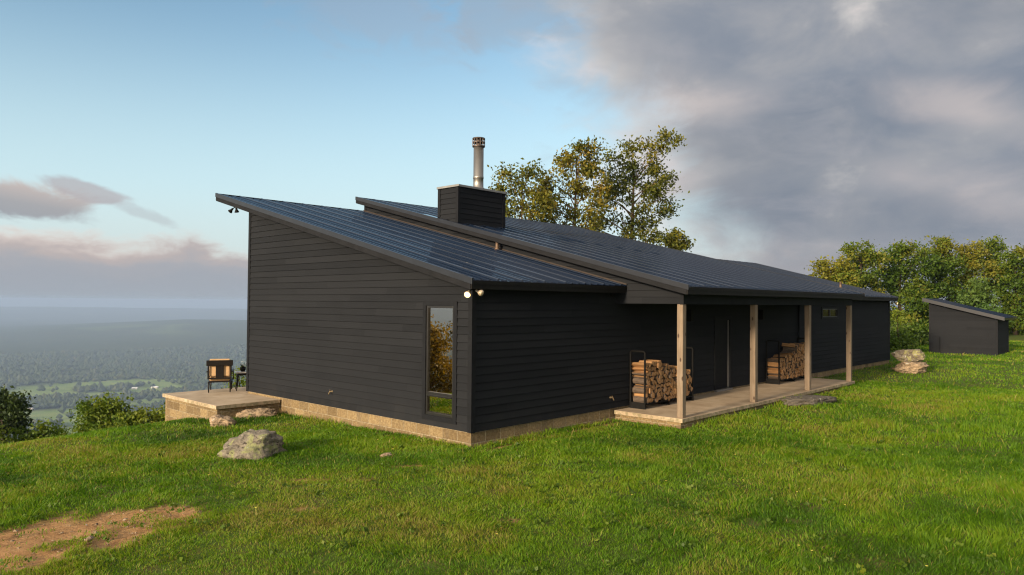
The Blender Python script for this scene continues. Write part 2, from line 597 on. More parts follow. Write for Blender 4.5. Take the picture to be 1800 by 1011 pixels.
def m_glass(name='tinted_glass', refl=0.52):
    m, t, b, out = mat(name)
    tr = t.new('ShaderNodeBsdfTransparent')
    tr.inputs['Color'].default_value = (0.62, 0.60, 0.52, 1)
    gl = t.new('ShaderNodeBsdfGlossy')
    gl.inputs['Roughness'].default_value = 0.0
    gl.inputs['Color'].default_value = (1.0, 0.88, 0.70, 1)
    fr = t.new('ShaderNodeFresnel')
    fr.inputs['IOR'].default_value = 1.5
    mx = t.new('ShaderNodeMixShader')
    t.l.new(t.math('MULTIPLY_ADD', fr.outputs[0], 1.2, refl, clamp=True), mx.inputs[0])
    t.l.new(tr.outputs[0], mx.inputs[1])
    t.l.new(gl.outputs[0], mx.inputs[2])
    t.l.new(mx.outputs[0], out.inputs['Surface'])
    return m


def m_emit(name, col, k):
    m, t, b, out = mat(name)
    e = t.new('ShaderNodeEmission')
    e.inputs['Color'].default_value = (*col, 1)
    e.inputs['Strength'].default_value = k
    t.l.new(e.outputs[0], out.inputs['Surface'])
    return m


M = dict(
    siding=m_siding(), roof=m_roof(), block=m_block(), concrete=m_concrete(), post=m_post(), log=m_log(False), glass=m_glass(), darkglass=m_glass('shaded_glass', 0.06),
    trim=m_plain('black_trim', (0.0105, 0.0115, 0.0140), 0.65, 0, 0.2, 5, 0.08, 0.10),
    rake=m_plain('grey_rake_metal', (0.015, 0.018, 0.025), 0.42, 0.0, 0.18, 3, 0.03, 0.3),
    fascia=m_plain('dark_fascia', (0.0125, 0.0130, 0.0150), 0.65, 0, 0.3, 4, 0.1, 0.10),
    gutter=m_plain('dark_eave_board', (0.010, 0.009, 0.008), 0.55, 0, 0.4, 6, 0.12, 0.15),
    frame=m_plain('black_window_frame', (0.012, 0.012, 0.012), 0.35, 0, 0.2, 4, 0.02),
    blackmetal=m_plain('black_steel', (0.008, 0.0078, 0.0076), 0.7, 0.0, 0.3, 12, 0.05, 0.12),
    darkwood=m_plain('espresso_wood', (0.009, 0.0065, 0.005), 0.5, 0, 0.35, 8, 0.05, 0.2, (3, 3, 12)),
    cushion=m_plain('tan_cushion', (0.52, 0.34, 0.18), 0.85, 0, 0.14, 18, 0.12, 0.2),
    steel=m_plain('stainless_flue', (0.30, 0.285, 0.26), 0.42, 0.85, 0.12, 4, 0.03, 0.5, (1, 1, 0.3)),
    steeldark=m_plain('sooty_flue_cap', (0.075, 0.058, 0.050), 0.5, 0.6, 0.35, 12, 0.05),
    flash=m_plain('grey_flashing', (0.30, 0.29, 0.27), 0.42, 0.7, 0.2, 6, 0.05),
    white=m_plain('white_enamel', (0.74, 0.72, 0.66), 0.25, 0, 0.04, 4, 0),
    brass=m_plain('pale_brass', (0.26, 0.19, 0.11), 0.35, 0.8, 0.15, 20, 0.02),
    tableTop=m_plain('pale_stone_top', (0.50, 0.47, 0.43), 0.5, 0, 0.15, 12, 0.04),
    petal=m_plain('white_petals', (0.75, 0.75, 0.70), 0.7, 0, 0.08, 20, 0),
    plaster=m_plain('warm_plaster', (0.56, 0.42, 0.26), 0.85, 0, 0.08, 3, 0.03),
    bulbon=m_emit('lit_bulb', (1.0, 0.60, 0.22), 2.2),
    bulbdim=m_plain('bulb_glass', (0.55, 0.45, 0.32), 0.15, 0.3, 0.2, 10, 0),
    strip=m_plain('brushed_strip', (0.20, 0.195, 0.19), 0.4, 0.2, 0.1, 8, 0),
    bark=m_plain('pale_bark', (0.17, 0.115, 0.07), 0.9, 0, 0.45, 9, 0.5, 0.2, (2, 2, 0.6)),
    barkdark=m_plain('dark_bark', (0.055, 0.04, 0.03), 0.9, 0, 0.4, 9, 0.5, 0.2),
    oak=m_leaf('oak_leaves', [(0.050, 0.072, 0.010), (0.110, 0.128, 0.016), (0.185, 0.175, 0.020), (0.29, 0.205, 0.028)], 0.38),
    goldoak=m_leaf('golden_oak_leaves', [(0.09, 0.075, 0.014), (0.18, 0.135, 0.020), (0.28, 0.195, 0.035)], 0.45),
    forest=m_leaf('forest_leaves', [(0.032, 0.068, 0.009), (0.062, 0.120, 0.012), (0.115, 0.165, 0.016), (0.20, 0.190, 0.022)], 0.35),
    bush=m_leaf('bush_leaves', [(0.045, 0.090, 0.009), (0.09, 0.155, 0.013), (0.16, 0.20, 0.018)], 0.35),
    cedar=m_leaf('cedar_sprays', [(0.030, 0.070, 0.014), (0.055, 0.11, 0.02), (0.085, 0.14, 0.026)], 0.2),
    pine=m_leaf('pine_needles', [(0.018, 0.036, 0.012), (0.035, 0.062, 0.016), (0.055, 0.085, 0.02)], 0.15),
)

# ------------------------------------------------------------------ ground
FLOOR = -330.0


def ground_np(x, y):
    s = -0.2 * x + 0.98 * y
    q = np.maximum(0, s - 7.0)
    z = -0.27 - 0.02 * np.maximum(0, np.minimum(s, 40)) - np.where(q < 4, 0.04 * q * q, 0.64 + 0.32 * (q - 4) + 0.0016 * np.minimum(np.maximum(q - 4, 0), 120) ** 2)
    z = z + 0.0065 * np.clip(x - 6, 0, 60)
    # valley floor and the ridges across it
    r = np.hypot(x - CAM.x, y - CAM.y)
    th = np.arctan2(y - CAM.y, x - CAM.x)
    f = FLOOR + 26 * (fbm(x / 900, y / 900, 5, 4) - 0.5)
    f = f + 135 * np.exp(-((r - 8300 - 900 * np.sin(th * 5)) / 1900) ** 2) * (0.12 + 0.95 * np.clip((1.40 - th) / 0.22, 0, 1) ** 1.3 + 0.35 * (vnoise(x / 1500, y / 1500, 9) - 0.5))
    f = f + 175 * np.exp(-((r - 17500) / 2600) ** 2) * (0.85 + 0.25 * vnoise(th * 9, th * 0 + 3, 4))
    return np.maximum(z, f)


def gz(x, y):
    return float(ground_np(np.array([float(x)]), np.array([float(y)]))[0])


DIRT = [(-6.9, -0.15, 1.25, 0.85, 0.2), (-5.95, -0.05, 0.95, 0.52, -0.5), (-7.6, -0.1, 1.0, 0.8, 0.0), (-7.2, -0.75, 1.0, 0.55, 0.3), (-6.35, -0.7, 0.75, 0.45, 0.4), (-3.4, 0.05, 0.42, 0.15, -0.75), (-2.9, -0.55, 0.3, 0.07, -0.75), (-4.3, -1.3, 0.3, 0.08, -0.7), (-2.75, -3.6, 0.16, 0.08, -0.5),
        (-1.75, -0.38, 0.42, 0.08, -0.8), (9.6, -3.1, 0.5, 0.12, -0.5), (11.2, -3.0, 0.4, 0.10, -0.5),
        (23.5, -1.0, 0.5, 0.2, 0.0), (-0.7, 0.35, 0.5, 0.07, -0.75), (0.6, -0.35, 0.8, 0.10, 0.0), (-0.25, 2.0, 0.12, 1.4, 0.0), (3.0, -0.3, 1.6, 0.10, 0.0), (47, 5.2, 4.0, 0.8, 0.0)]


def dirt_np(x, y):
    n = 0.65 * (fbm(x * 2.2, y * 2.2, 31, 4) - 0.5) + 0.5 * (fbm(x * 8.0, y * 8.0, 37, 3) - 0.5)
    d = np.zeros_like(x)
    for cx, cy, a, b, r in DIRT:
        c, s = math.cos(r), math.sin(r)
        u = ((x - cx) * c + (y - cy) * s) / a
        v = (-(x - cx) * s + (y - cy) * c) / b
        q = np.sqrt(u * u + v * v) + n * 2.3 * min(1.0, 0.35 + b)
        d = np.maximum(d, np.clip((1.08 - q) / 0.45, 0, 1))
    return d


def m_lawn():
    m, t, b, _ = mat('lawn_soil')
    p = pos(t)
    d = t.new('ShaderNodeAttribute', attribute_name='dirt').outputs['Fac']
    n1 = t.noise(p, 0.55, 5, 0.6)
    n2 = t.noise(p, 18, 6, 0.7)
    n3 = t.noise(p, 2.4, 5, 0.65)
    g = t.ramp(n2, [(0.3, (0.045, 0.070, 0.012)), (0.6, (0.090, 0.135, 0.018)), (0.8, (0.14, 0.185, 0.026))])
    g = t.mix(t.math('MULTIPLY', t.step(n3, 0.48, 0.64), 0.7), g, (0.115, 0.085, 0.032))
    g = t.mix(t.math('MULTIPLY', t.step(n1, 0.45, 0.7), 0.4), g, (0.075, 0.105, 0.016))
    s = t.ramp(t.noise(p, 7, 8, 0.7, 0.5), [(0.3, (0.24, 0.125, 0.050)), (0.55, (0.42, 0.24, 0.105)), (0.8, (0.52, 0.34, 0.18))])
    t.l.new(t.mix(d, g, s), b.inputs['Base Color'])
    b.inputs['Roughness'].default_value = 0.95
    b.inputs['Specular IOR Level'].default_value = 0.15
    bump(t, b, t.math('ADD', n2, t.math('MULTIPLY', n3, 2.0)), 0.7, 0.05)
    return m


def m_valley():
    m, t, b, _ = mat('valley_woods_and_fields')
    p = pos(t)
    fl = t.vmath('MULTIPLY', p, (1, 1, 0))
    a = t.new('ShaderNodeAttribute', attribute_name='field').outputs['Fac']
    vo = t.new('ShaderNodeTexVoronoi')
    t.l.new(fl, vo.inputs['Vector'])
    vo.inputs['Scale'].default_value = 1 / 16.0
    n = t.noise(fl, 1 / 240.0, 6, 0.6)
    n4 = t.noise(fl, 1 / 55.0, 4, 0.6)
    w = t.ramp(t.math('ADD', t.math('MULTIPLY', vo.outputs['Distance'], 0.4), t.math('MULTIPLY', n, 0.6)), [(0.25, (0.028, 0.045, 0.014)), (0.55, (0.055, 0.070, 0.020)), (0.8, (0.095, 0.088, 0.030))])
    f = t.ramp(n4, [(0.3, (0.15, 0.24, 0.06)), (0.7, (0.28, 0.32, 0.11))])
    t.l.new(t.mix(a, w, f), b.inputs['Base Color'])
    b.inputs['Roughness'].default_value = 1.0
    b.inputs['Specular IOR Level'].default_value = 0.0
    bump(t, b, t.math('MULTIPLY', vo.outputs['Distance'], t.math('SUBTRACT', 1.0, a)), 0.5, 6.0)
    return m


FIELDS = [(690, 2960, 110, 230, -0.26), (560, 2350, 105, 150, -0.26), (650, 2230, 60, 110, -0.1), (560, 2050, 85, 90, -0.3), (1010, 3100, 290, 100, -0.2),
          (860, 2450, 120, 110, -0.3), (800, 2150, 75, 70, -0.2), (862, 2760, 90, 90, -0.26), (400, 2500, 80, 120, -0.3), (1080, 2850, 120, 110, -0.3)]


def field_np(x, y):
    """where the valley is open farmland"""
    r = np.hypot(x - CAM.x, y - CAM.y)
    n = fbm(x / 420, y / 620, 51, 3)
    near = np.clip((n - 0.60) / 0.03, 0, 1) * np.clip((3300 - r) / 500, 0, 1)
    wob = (fbm(x / 160, y / 160, 52, 3) - 0.5) * 1.1
    for fx, fy, fa, fb, fr in FIELDS:
        c, s = math.cos(fr), math.sin(fr)
        q = np.hypot(((x - fx) * c + (y - fy) * s) / fa, (-(x - fx) * s + (y - fy) * c) / fb) + wob
        near = np.maximum(near, np.clip((1.05 - q) / 0.08, 0, 1))
    n2 = fbm(x / 600, y / 600, 77, 3)
    far = 0.3 * np.clip((n2 - 0.68) / 0.03, 0, 1) * np.clip((r - 6000) / 800, 0, 1)
    return np.maximum(near, far) * np.clip((r - 900) / 200, 0, 1)


def grid_mesh(name, X, Y, Z, material, attr, wrap=False):
    nu, nv = X.shape
    verts = np.stack([X.ravel(), Y.ravel(), Z.ravel()], 1)
    idx = np.arange(nu * nv).reshape(nu, nv)
    if wrap: idx = np.concatenate([idx, idx[:, :1]], 1)
    q = np.stack([idx[:-1, :-1], idx[1:, :-1], idx[1:, 1:], idx[:-1, 1:]], -1).reshape(-1, 4)
    me = bpy.data.meshes.new(name)
    me.vertices.add(len(verts))
    me.vertices.foreach_set('co', verts.astype(np.float32).ravel())
    me.loops.add(q.size)
    me.loops.foreach_set('vertex_index', q.astype(np.int32).ravel())
    me.polygons.add(len(q))
    me.polygons.foreach_set('loop_start', np.arange(0, q.size, 4, dtype=np.int32))
    me.polygons.foreach_set('use_smooth', np.ones(len(q), dtype=bool))
    me.update(calc_edges=True)
    a = me.attributes.new(attr[0], 'FLOAT', 'POINT')
    a.data.foreach_set('value', attr[1].ravel().astype(np.float32))
    o = bpy.data.objects.new(name, me)
    COL.objects.link(o)
    me.materials.append(material)
    return o


xs = np.concatenate([np.arange(-34, -12, 0.5), np.arange(-12, 14, 0.16), np.arange(14, 40, 0.4), np.arange(40, 112, 1.5)])
ys = np.concatenate([np.arange(-44, -12, 0.8), np.arange(-12, 16, 0.16), np.arange(16, 48, 0.7)])
GX, GY = np.meshgrid(xs, ys, indexing='ij')
GZ = ground_np(GX, GY) + 0.07 * (fbm(GX / 2.5, GY / 2.5, 3, 4) - 0.5) * np.clip(1.2 - 0 * GX, 0, 1)
GD = dirt_np(GX, GY)
GZ -= 0.035 * GD
lawn = grid_mesh('lawn', GX, GY, GZ, m_lawn(), ('dirt', GD))
tag(lawn, 'green hilltop lawn with bare patches of orange soil', 'lawn', kind='structure')

rr = np.concatenate([np.linspace(8, 60, 14), np.geomspace(66, 24000, 190)])
tt = np.linspace(0, 2 * PI, 400, endpoint=False)
RR, TT = np.meshgrid(rr, tt, indexing='ij')
VX, VY = CAM.x + RR * np.cos(TT), CAM.y + RR * np.sin(TT)
VZ = ground_np(VX, VY)
inside = (VX > -33) & (VX < 110) & (VY > -43) & (VY < 47)
VZ = np.where(inside, VZ - 1.2, VZ - 0.15)
valley = grid_mesh('valley_terrain', VX, VY, VZ, m_valley(), ('field', field_np(VX, VY)), True)
tag(valley, 'hazy wooded valley with fields and far ridges below the hilltop', 'valley', kind='structure')

# ------------------------------------------------------------------ the house
ZL = lambda y: 2.850 + 0.2468 * (y + 0.3)       # roof surfaces as functions of y
ZM = lambda y: 2.820 + 0.2490 * (y + 2.05)
ZT = lambda y: 2.820 + 0.2600 * (y + 0.3)
LAP = 0.1524
XE = 26.06                                       # far corner of the front wall
GX0 = 4.68                                       # plane of the middle gable

house = thing('house', (0, 0, 0), 'long black lap-sided house with dark metal shed roofs and post porch', 'house')


def clip(poly, a, b, c):
    """keep the part of a 2D polygon where a*u + b*z <= c"""
    out = []
    for i in range(len(poly)):
        p, q = poly[i], poly[(i + 1) % len(poly)]
        dp, dq = a * p[0] + b * p[1] - c, a * q[0] + b * q[1] - c
        if dp <= 0: out.append(p)
        if dp * dq < 0:
            k = dp / (dp - dq)
            out.append((p[0] + (q[0] - p[0]) * k, p[1] + (q[1] - p[1]) * k))
    return out


def siding(mb, regions, to3d, lap=LAP, lip=0.016, z00=0.0):
    """lap boards over convex regions [(u,z)...]; to3d(u, z, depth) places them, depth outwards"""
    for reg in regions:
        zmin, zmax = min(p[1] for p in reg), max(p[1] for p in reg)
        k0, k1 = math.floor((zmin - z00) / lap + 1e-6), math.ceil((zmax - z00) / lap - 1e-6)
        for k in range(k0, k1):
            a, b = z00 + k * lap, z00 + (k + 1) * lap
            p = clip(clip(reg, 0, -1, -a - 0.007), 0, 1, b)
            if len(p) < 3: continue
            mb.poly([to3d(u, z, lip * (1 - (z - a) / lap)) for u, z in p])
            low = [q for q in p if abs(q[1] - a - 0.007) < 1e-5]
            if len(low) >= 2:
                u0, u1 = min(q[0] for q in low), max(q[0] for q in low)
                h_ = a + 0.007                   # shadow gap under the board's lower edge
                mb.poly([to3d(u0, h_, -0.014), to3d(u1, h_, -0.014), to3d(u1, h_, lip * 0.954), to3d(u0, h_, lip * 0.954)])
                mb.poly([to3d(u0, a, -0.014), to3d(u1, a, -0.014), to3d(u1, h_, -0.014), to3d(u0, h_, -0.014)])
                mb.poly([to3d(u0, a, 0), to3d(u1, a, 0), to3d(u1, a, -0.014), to3d(u0, a, -0.014)])


WIN = (0.395, 1.405, 0.115, 2.465)               # outer trim of the tall window: y0 y1 z0 z1
# west gable wall (plane x = 0)
topL = lambda y: ZL(y) - 0.17
y0, y1, z0, z1 = WIN
w = MB()
regs = [[(0.0, 0), (y0, 0), (y0, topL(y0)), (0, topL(0))], [(y0, 0), (y1, 0), (y1, z0), (y0, z0)],
        [(y0, z1), (y1, z1), (y1, topL(y1)), (y0, topL(y0))], [(y1, 0), (8.735, 0), (8.735, topL(8.735)), (y1, topL(y1))]]
siding(w, regs, lambda u, z, d: (-d, u, z))
child(w, 'wall', M['siding'], house)
# front wall (plane y = 0) with door and small window openings
DOOR = (9.50, 10.52, 0.0, 2.10)
SW = (17.70, 19.50, 1.93, 2.38)
w = MB()
regs = [[(0, 0), (GX0, 0), (GX0, 2.74), (0, 2.74)], [(GX0, 0), (DOOR[0], 0), (DOOR[0], 2.52), (GX0, 2.52)], [(DOOR[0], DOOR[3]), (DOOR[1], DOOR[3]), (DOOR[1], 2.52), (DOOR[0], 2.52)],
        [(DOOR[1], 0), (SW[0], 0), (SW[0], 2.74), (DOOR[1], 2.52)], [(SW[0], 0), (SW[1], 0), (SW[1], SW[2]), (SW[0], SW[2])], [(SW[0], SW[3]), (SW[1], SW[3]), (SW[1], 2.74), (SW[0], 2.74)],
        [(SW[1], 0), (XE, 0), (XE, 2.74), (SW[1], 2.74)]]
siding(w, regs, lambda u, z, d: (u, -d, z))
child(w, 'wall', M['siding'], house)
# middle gable above the west roof and over the porch end (plane x = 4.68)
w = MB()
topM = lambda y: ZM(y) - 0.17
regs = [[(-1.76, 2.44), (0, 2.44), (0, topM(0)), (-1.76, topM(-1.76))], [(0, ZL(0) - 0.1), (10.08, ZL(10.08) - 0.1), (10.08, topM(10.08)), (0, topM(0))]]
siding(w, regs, lambda u, z, d: (GX0 - d, u, z), z00=2.44)
child(w, 'wall', M['siding'], house)
# unseen sides close the volume
w = MB()
siding(w, [[(0, 0), (GX0, 0), (GX0, topL(8.735)), (0, topL(8.735))]], lambda u, z, d: (u, 8.735 + d, z))
siding(w, [[(GX0, 0), (15.6, 0), (15.6, topM(9.0)), (GX0, topM(9.0))]], lambda u, z, d: (u, 9.0 + d, z))
siding(w, [[(15.6, 0), (XE, 0), (XE, ZT(5.2) - 0.17), (15.6, ZT(5.2) - 0.17)]], lambda u, z, d: (u, 5.2 + d, z))
siding(w, [[(0, 0), (5.2, 0), (5.2, ZT(5.2) - 0.17), (0, ZT(0) - 0.17)]], lambda u, z, d: (XE + d, u, z))
siding(w, [[(-1.76, 2.44), (9.0, 2.44), (9.0, topM(9.0)), (-1.76, topM(-1.76))]], lambda u, z, d: (15.6 + d, u, z))
child(w, 'wall', M['siding'], house)

# corner boards and frieze boards
def ell(mb, xa, ya, sx, sy, z0, z1):             # L-shaped board round a convex corner
    p = [(xa - sx * .024, ya - sy * .024), (xa + sx * .085, ya - sy * .024), (xa + sx * .085, ya - sy * .001), (xa - sx * .001, ya - sy * .001), (xa - sx * .001, ya + sy * .085), (xa - sx * .024, ya + sy * .085)]
    i = len(mb.v)
    mb.v += [(x, y, z0) for x, y in p] + [(x, y, z1) for x, y in p]
    for k in range(6):
        mb.f.append((i + k, i + (k + 1) % 6, i + 6 + (k + 1) % 6, i + 6 + k))
    mb.f.append((i, i + 3, i + 2, i + 1)); mb.f.append((i, i + 5, i + 4, i + 3))
    mb.f.append((i + 6, i + 7, i + 8, i + 9)); mb.f.append((i + 6, i + 9, i + 10, i + 11))


w = MB(); ell(w, 0, 0, 1, 1, 0.0, 2.66)
child(w, 'corner_trim', M['trim'], house)
for bx_ in ((-0.024, -0.001, 8.65, 8.76, 0.0, topL(8.65) - 0.01), (XE - 0.085, XE + 0.024, -0.024, -0.001, 0.0, 2.70),
            (GX0 - 0.024, GX0 - 0.001, -1.784, -1.69, 2.43, topM(-1.76) - 0.01), (GX0 - 0.024, GX0 - 0.001, 9.99, 10.08, ZL(10.0) + 0.03, topM(10.0) - 0.02)):
    w = MB(); w.box(*bx_)
    child(w, 'corner_trim', M['trim'], house, bevel=0.003)

# block foundation
w = MB()
w.box(0.012, XE - 0.012, 0.012, 0.3, -1.2, -0.003)
w.box(0.012, 0.3, 0.3, 8.72, -2.2, -0.003)
child(w, 'foundation', M['block'], house)


# metal roofs
def roof(x0, x1, y0, y1, zf, label, left_trim=True, right_trim=True):
    prof = []
    n = int(round((x1 - x0) / 0.2286))
    st = (x1 - x0) / n
    for k in range(n):
        a = x0 + k * st
        lap_ = k % 3 == 0                        # the sheets overlap on every third rib
        for dx, h in (((0.0, 0.024), (0.004, 0.040), (0.030, 0.042), (0.034, 0.012), (0.058, 0.003), (0.066, 0.0), (0.2006, 0.0), (0.2066, 0.003), (0.2236, 0.021)) if lap_ else ((0.0, 0.024), (0.018, 0.024), (0.023, 0.021), (0.040, 0.003), (0.046, 0.0), (0.2006, 0.0), (0.2066, 0.003), (0.2236, 0.021))):
            prof.append((a + dx * st / 0.2286, h))
    prof.append((x1, 0.024))
    mb = MB()
    m = 10
    rows = []
    for j in range(m + 1):
        y = y0 + (y1 - y0) * j / m
        rows.append([(x, y, zf(y) + h) for x, h in prof])
    for j in range(m):
        for i in range(len(prof) - 1):
            mb.poly([rows[j][i], rows[j][i + 1], rows[j + 1][i + 1], rows[j + 1][i]])
    # the folded lower ends of the sheets
    for i in range(len(prof) - 1):
        (xa, ha), (xb, hb) = prof[i], prof[i + 1]
        mb.poly([(xa, y0, zf(y0) - 0.006), (xb, y0, zf(y0) - 0.006), (xb, y0, zf(y0) + hb), (xa, y0, zf(y0) + ha)])
    r = child(mb, 'roof', M['roof'], house)
    r['label'] = label
    mb = MB()
    mb.slope(x0 + 0.02, x1 - 0.02, y0 + 0.035, y1 - 0.02, lambda y: zf(y) - 0.165, lambda y: zf(y) - 0.007)
    child(mb, 'soffit', M['fascia'], r)
    mb = MB()                                    # eave board and drip edge
    mb.box(x0 + 0.004, x1 - 0.004, y0 + 0.008, y0 + 0.033, zf(y0) - 0.165, zf(y0) - 0.012)
    child(mb, 'eave_board', M['gutter'], r)
    mb = MB(); mb.box(x0 + 0.004, x1 - 0.004, y0 - 0.010, y0 + 0.006, zf(y0) - 0.070, zf(y0) - 0.010)
    child(mb, 'drip_edge', M['gutter'], r)
    mb = MB(); mb.box(x0, x1, y1 - 0.018, y1 + 0.012, zf(y1) - 0.17, zf(y1) + 0.03)
    child(mb, 'ridge_trim', M['gutter'], r)
    for s, on in ((-1, left_trim), (1, right_trim)):
        if not on: continue
        xo = x0 if s < 0 else x1
        a, b = sorted((xo - s * 0.016, xo + s * 0.018))
        mb = MB()
        mb.slope(a, b, y0 - 0.012, y1 + 0.014, lambda y: zf(y) - 0.075, lambda y: zf(y) + 0.036)
        c, d = sorted((xo - s * 0.055, xo - s * 0.0165))
        mb.slope(c, d, y0 - 0.004, y1, lambda y: zf(y) + 0.0265, lambda y: zf(y) + 0.036)
        child(mb, 'rake_trim', M['rake'], r, bevel=0.003)
        a, b = sorted((xo - s * 0.018, xo + s * 0.006))
        mb = MB()
        mb.slope(a, b, y0 + 0.034, y1 - 0.02, lambda y: zf(y) - 0.185, lambda y: zf(y) - 0.077)
        child(mb, 'fascia', M['fascia'], r)
    return r


roof_w = roof(-0.30, 4.66, -0.30, 10.15, ZL, 'lower western roof with a high front overhang', True, False)
roof_m = roof(4.38, 15.90, -2.05, 10.15, ZM, 'large middle roof running down over the porch')
roof_e = roof(15.62, 26.30, -0.30, 6.40, ZT, 'low far roof behind the middle one', False, True)
# rusty flashing where the west roof meets the gable
w = MB()
w.slope(4.640, 4.664, -0.31, 10.1, lambda y: ZL(y) + 0.024, lambda y: ZL(y) + 0.06)
child(w, 'wall_flashing', m_plain('rusty_flashing', (0.030, 0.020, 0.015), 0.7, 0.0, 0.5, 6, 0.1), roof_w)


# tall window
def window(name, frames, bars, panes, trim, plane, depth=0.05):
    pass


win = MB()
def bx_x(mb, ya, yb, za, zb, d0, d1):            # box on the plane x = 0, d outwards
    mb.box(-d1, -d0, ya, yb, za, zb)
a = 0.095
for ya, yb, za, zb in ((y0, y0 + a, z0, z1), (y1 - a, y1, z0, z1), (y0 + a, y1 - a, z1 - a, z1), (y0 + a, y1 - a, z0, z0 + a)):
    bx_x(win, ya, yb, za, zb, -0.02, 0.028)
window_big = child(win, 'window', M['trim'], house, bevel=0.003)
window_big['label'] = 'tall narrow window reflecting golden trees'
f = MB()
yi0, yi1, zi0, zi1 = y0 + a, y1 - a, z0 + a, z1 - a
fr = 0.045
for ya, yb, za, zb in ((yi0, yi0 + fr, zi0, zi1), (yi1 - fr, yi1, zi0, zi1), (yi0 + fr, yi1 - fr, zi1 - fr, zi1), (yi0 + fr, yi1 - fr, zi0, zi0 + fr), (yi0 + fr, yi1 - fr, 0.575, 0.665)):
    bx_x(f, ya, yb, za, zb, -0.065, 0.008)
child(f, 'frame', M['frame'], window_big, bevel=0.003)
f = MB()
bx_x(f, yi0 + fr, yi1 - fr, 0.592, 0.612, 0.008, 0.035)
bx_x(f, yi0 + fr, yi1 - fr, zi0 + fr + 0.004, zi0 + fr + 0.016, 0.0, 0.012)
child(f, 'sill', M['frame'], window_big)
for za, zb in ((0.665, zi1 - fr), (zi0 + fr, 0.575)):
    f = MB()
    f.box(0.028, 0.034, yi0 + fr, yi1 - fr, za, zb)
    child(f, 'pane', M['glass'], window_big)
# the bathroom behind it
f = MB()
f.box(0.10, 3.2, 0.16, 3.2, 0.015, 0.035)
f.box(0.10, 3.2, 0.15, 0.18, 0.035, 2.45)
f.box(0.10, 3.2, 3.2, 3.23, 0.035, 2.45)
f.box(3.2, 3.23, 0.15, 3.23, 0.035, 2.45)
f.box(0.10, 3.2, 0.15, 3.2, 2.45, 2.48)
f.box(0.07, 0.10, 1.42, 3.2, 0.02, 2.45)
child(f, 'interior_wall', M['plaster'], house)

# small window high on the far wall
sw = MB()
x0_, x1_, za_, zb_ = SW
t_ = 0.11
for xa, xb, za, zb in ((x0_, x0_ + t_, za_, zb_), (x1_ - t_, x1_, za_, zb_), (x0_ + t_, x1_ - t_, zb_ - 0.07, zb_), (x0_ + t_, x1_ - t_, za_, za_ + 0.07)):
    sw.box(xa, xb, -0.03, 0.02, za, zb)
window_small = child(sw, 'window', M['trim'], house, bevel=0.003)
window_small['label'] = 'small horizontal window high beside the last porch post'
f = MB()
for xa, xb, za, zb in ((x0_ + t_, x0_ + t_ + 0.05, za_ + 0.07, zb_ - 0.07), (x1_ - t_ - 0.05, x1_ - t_, za_ + 0.07, zb_ - 0.07), (18.57, 18.63, za_ + 0.07, zb_ - 0.07),
                       (x0_ + t_ + 0.05, 18.57, zb_ - 0.10, zb_ - 0.07), (18.63, x1_ - t_ - 0.05, zb_ - 0.10, zb_ - 0.07), (x0_ + t_ + 0.05, 18.57, za_ + 0.07, za_ + 0.10), (18.63, x1_ - t_ - 0.05, za_ + 0.07, za_ + 0.10)):
    f.box(xa, xb, -0.012, 0.05, za, zb)
child(f, 'frame', M['frame'], window_small)
for xa, xb in ((x0_ + t_ + 0.05, 18.57), (18.63, x1_ - t_ - 0.05)):
    f = MB()
    f.box(xa, xb, 0.020, 0.026, za_ + 0.10, zb_ - 0.10)
    child(f, 'pane', M['darkglass'], window_small)
f = MB()
f.box(x0_ + 0.05, x1_ - 0.05, 0.08, 0.10, za_, zb_)
child(f, 'curtain', m_plain('drawn_curtain', (0.10, 0.085, 0.06), 0.9, 0, 0.5, 3, 0.1, 0.1, (9, 1, 0.6)), window_small)

# porch door
d = MB()
for xa, xb, za, zb in ((DOOR[0], DOOR[0] + 0.09, 0.0, 2.10), (DOOR[1] - 0.09, DOOR[1], 0.0, 2.10), (DOOR[0] + 0.09, DOOR[1] - 0.09, 2.0, 2.10)):
    d.box(xa, xb, -0.03, 0.09, za, zb)
d.box(DOOR[0] + 0.09, DOOR[1] - 0.09, 0.035, 0.08, 0.012, 2.0)
for za, zb in ((0.16, 0.9), (1.0, 1.9)):
    d.box(DOOR[0] + 0.2, DOOR[1] - 0.32, 0.027, 0.036, za, zb)
door = child(d, 'door', M['trim'], house, bevel=0.004)
door['label'] = 'plain black porch door with a pale edge strip'
f = MB(); f.box(DOOR[1] - 0.135, DOOR[1] - 0.105, 0.012, 0.034, 0.02, 1.98)
child(f, 'edge_strip', M['strip'], door)
f = MB(); f.box(DOOR[0] + 0.02, DOOR[1] - 0.02, -0.075, 0.034, -0.042, 0.008)
child(f, 'threshold', M['strip'], door, bevel=0.004)
f = MB(); f.tube([(DOOR[0] + 0.16, 0.035, 1.0), (DOOR[0] + 0.16, -0.03, 1.0), (DOOR[0] + 0.27, -0.03, 1.0)], 0.010)
child(f, 'handle', M['blackmetal'], door, True)

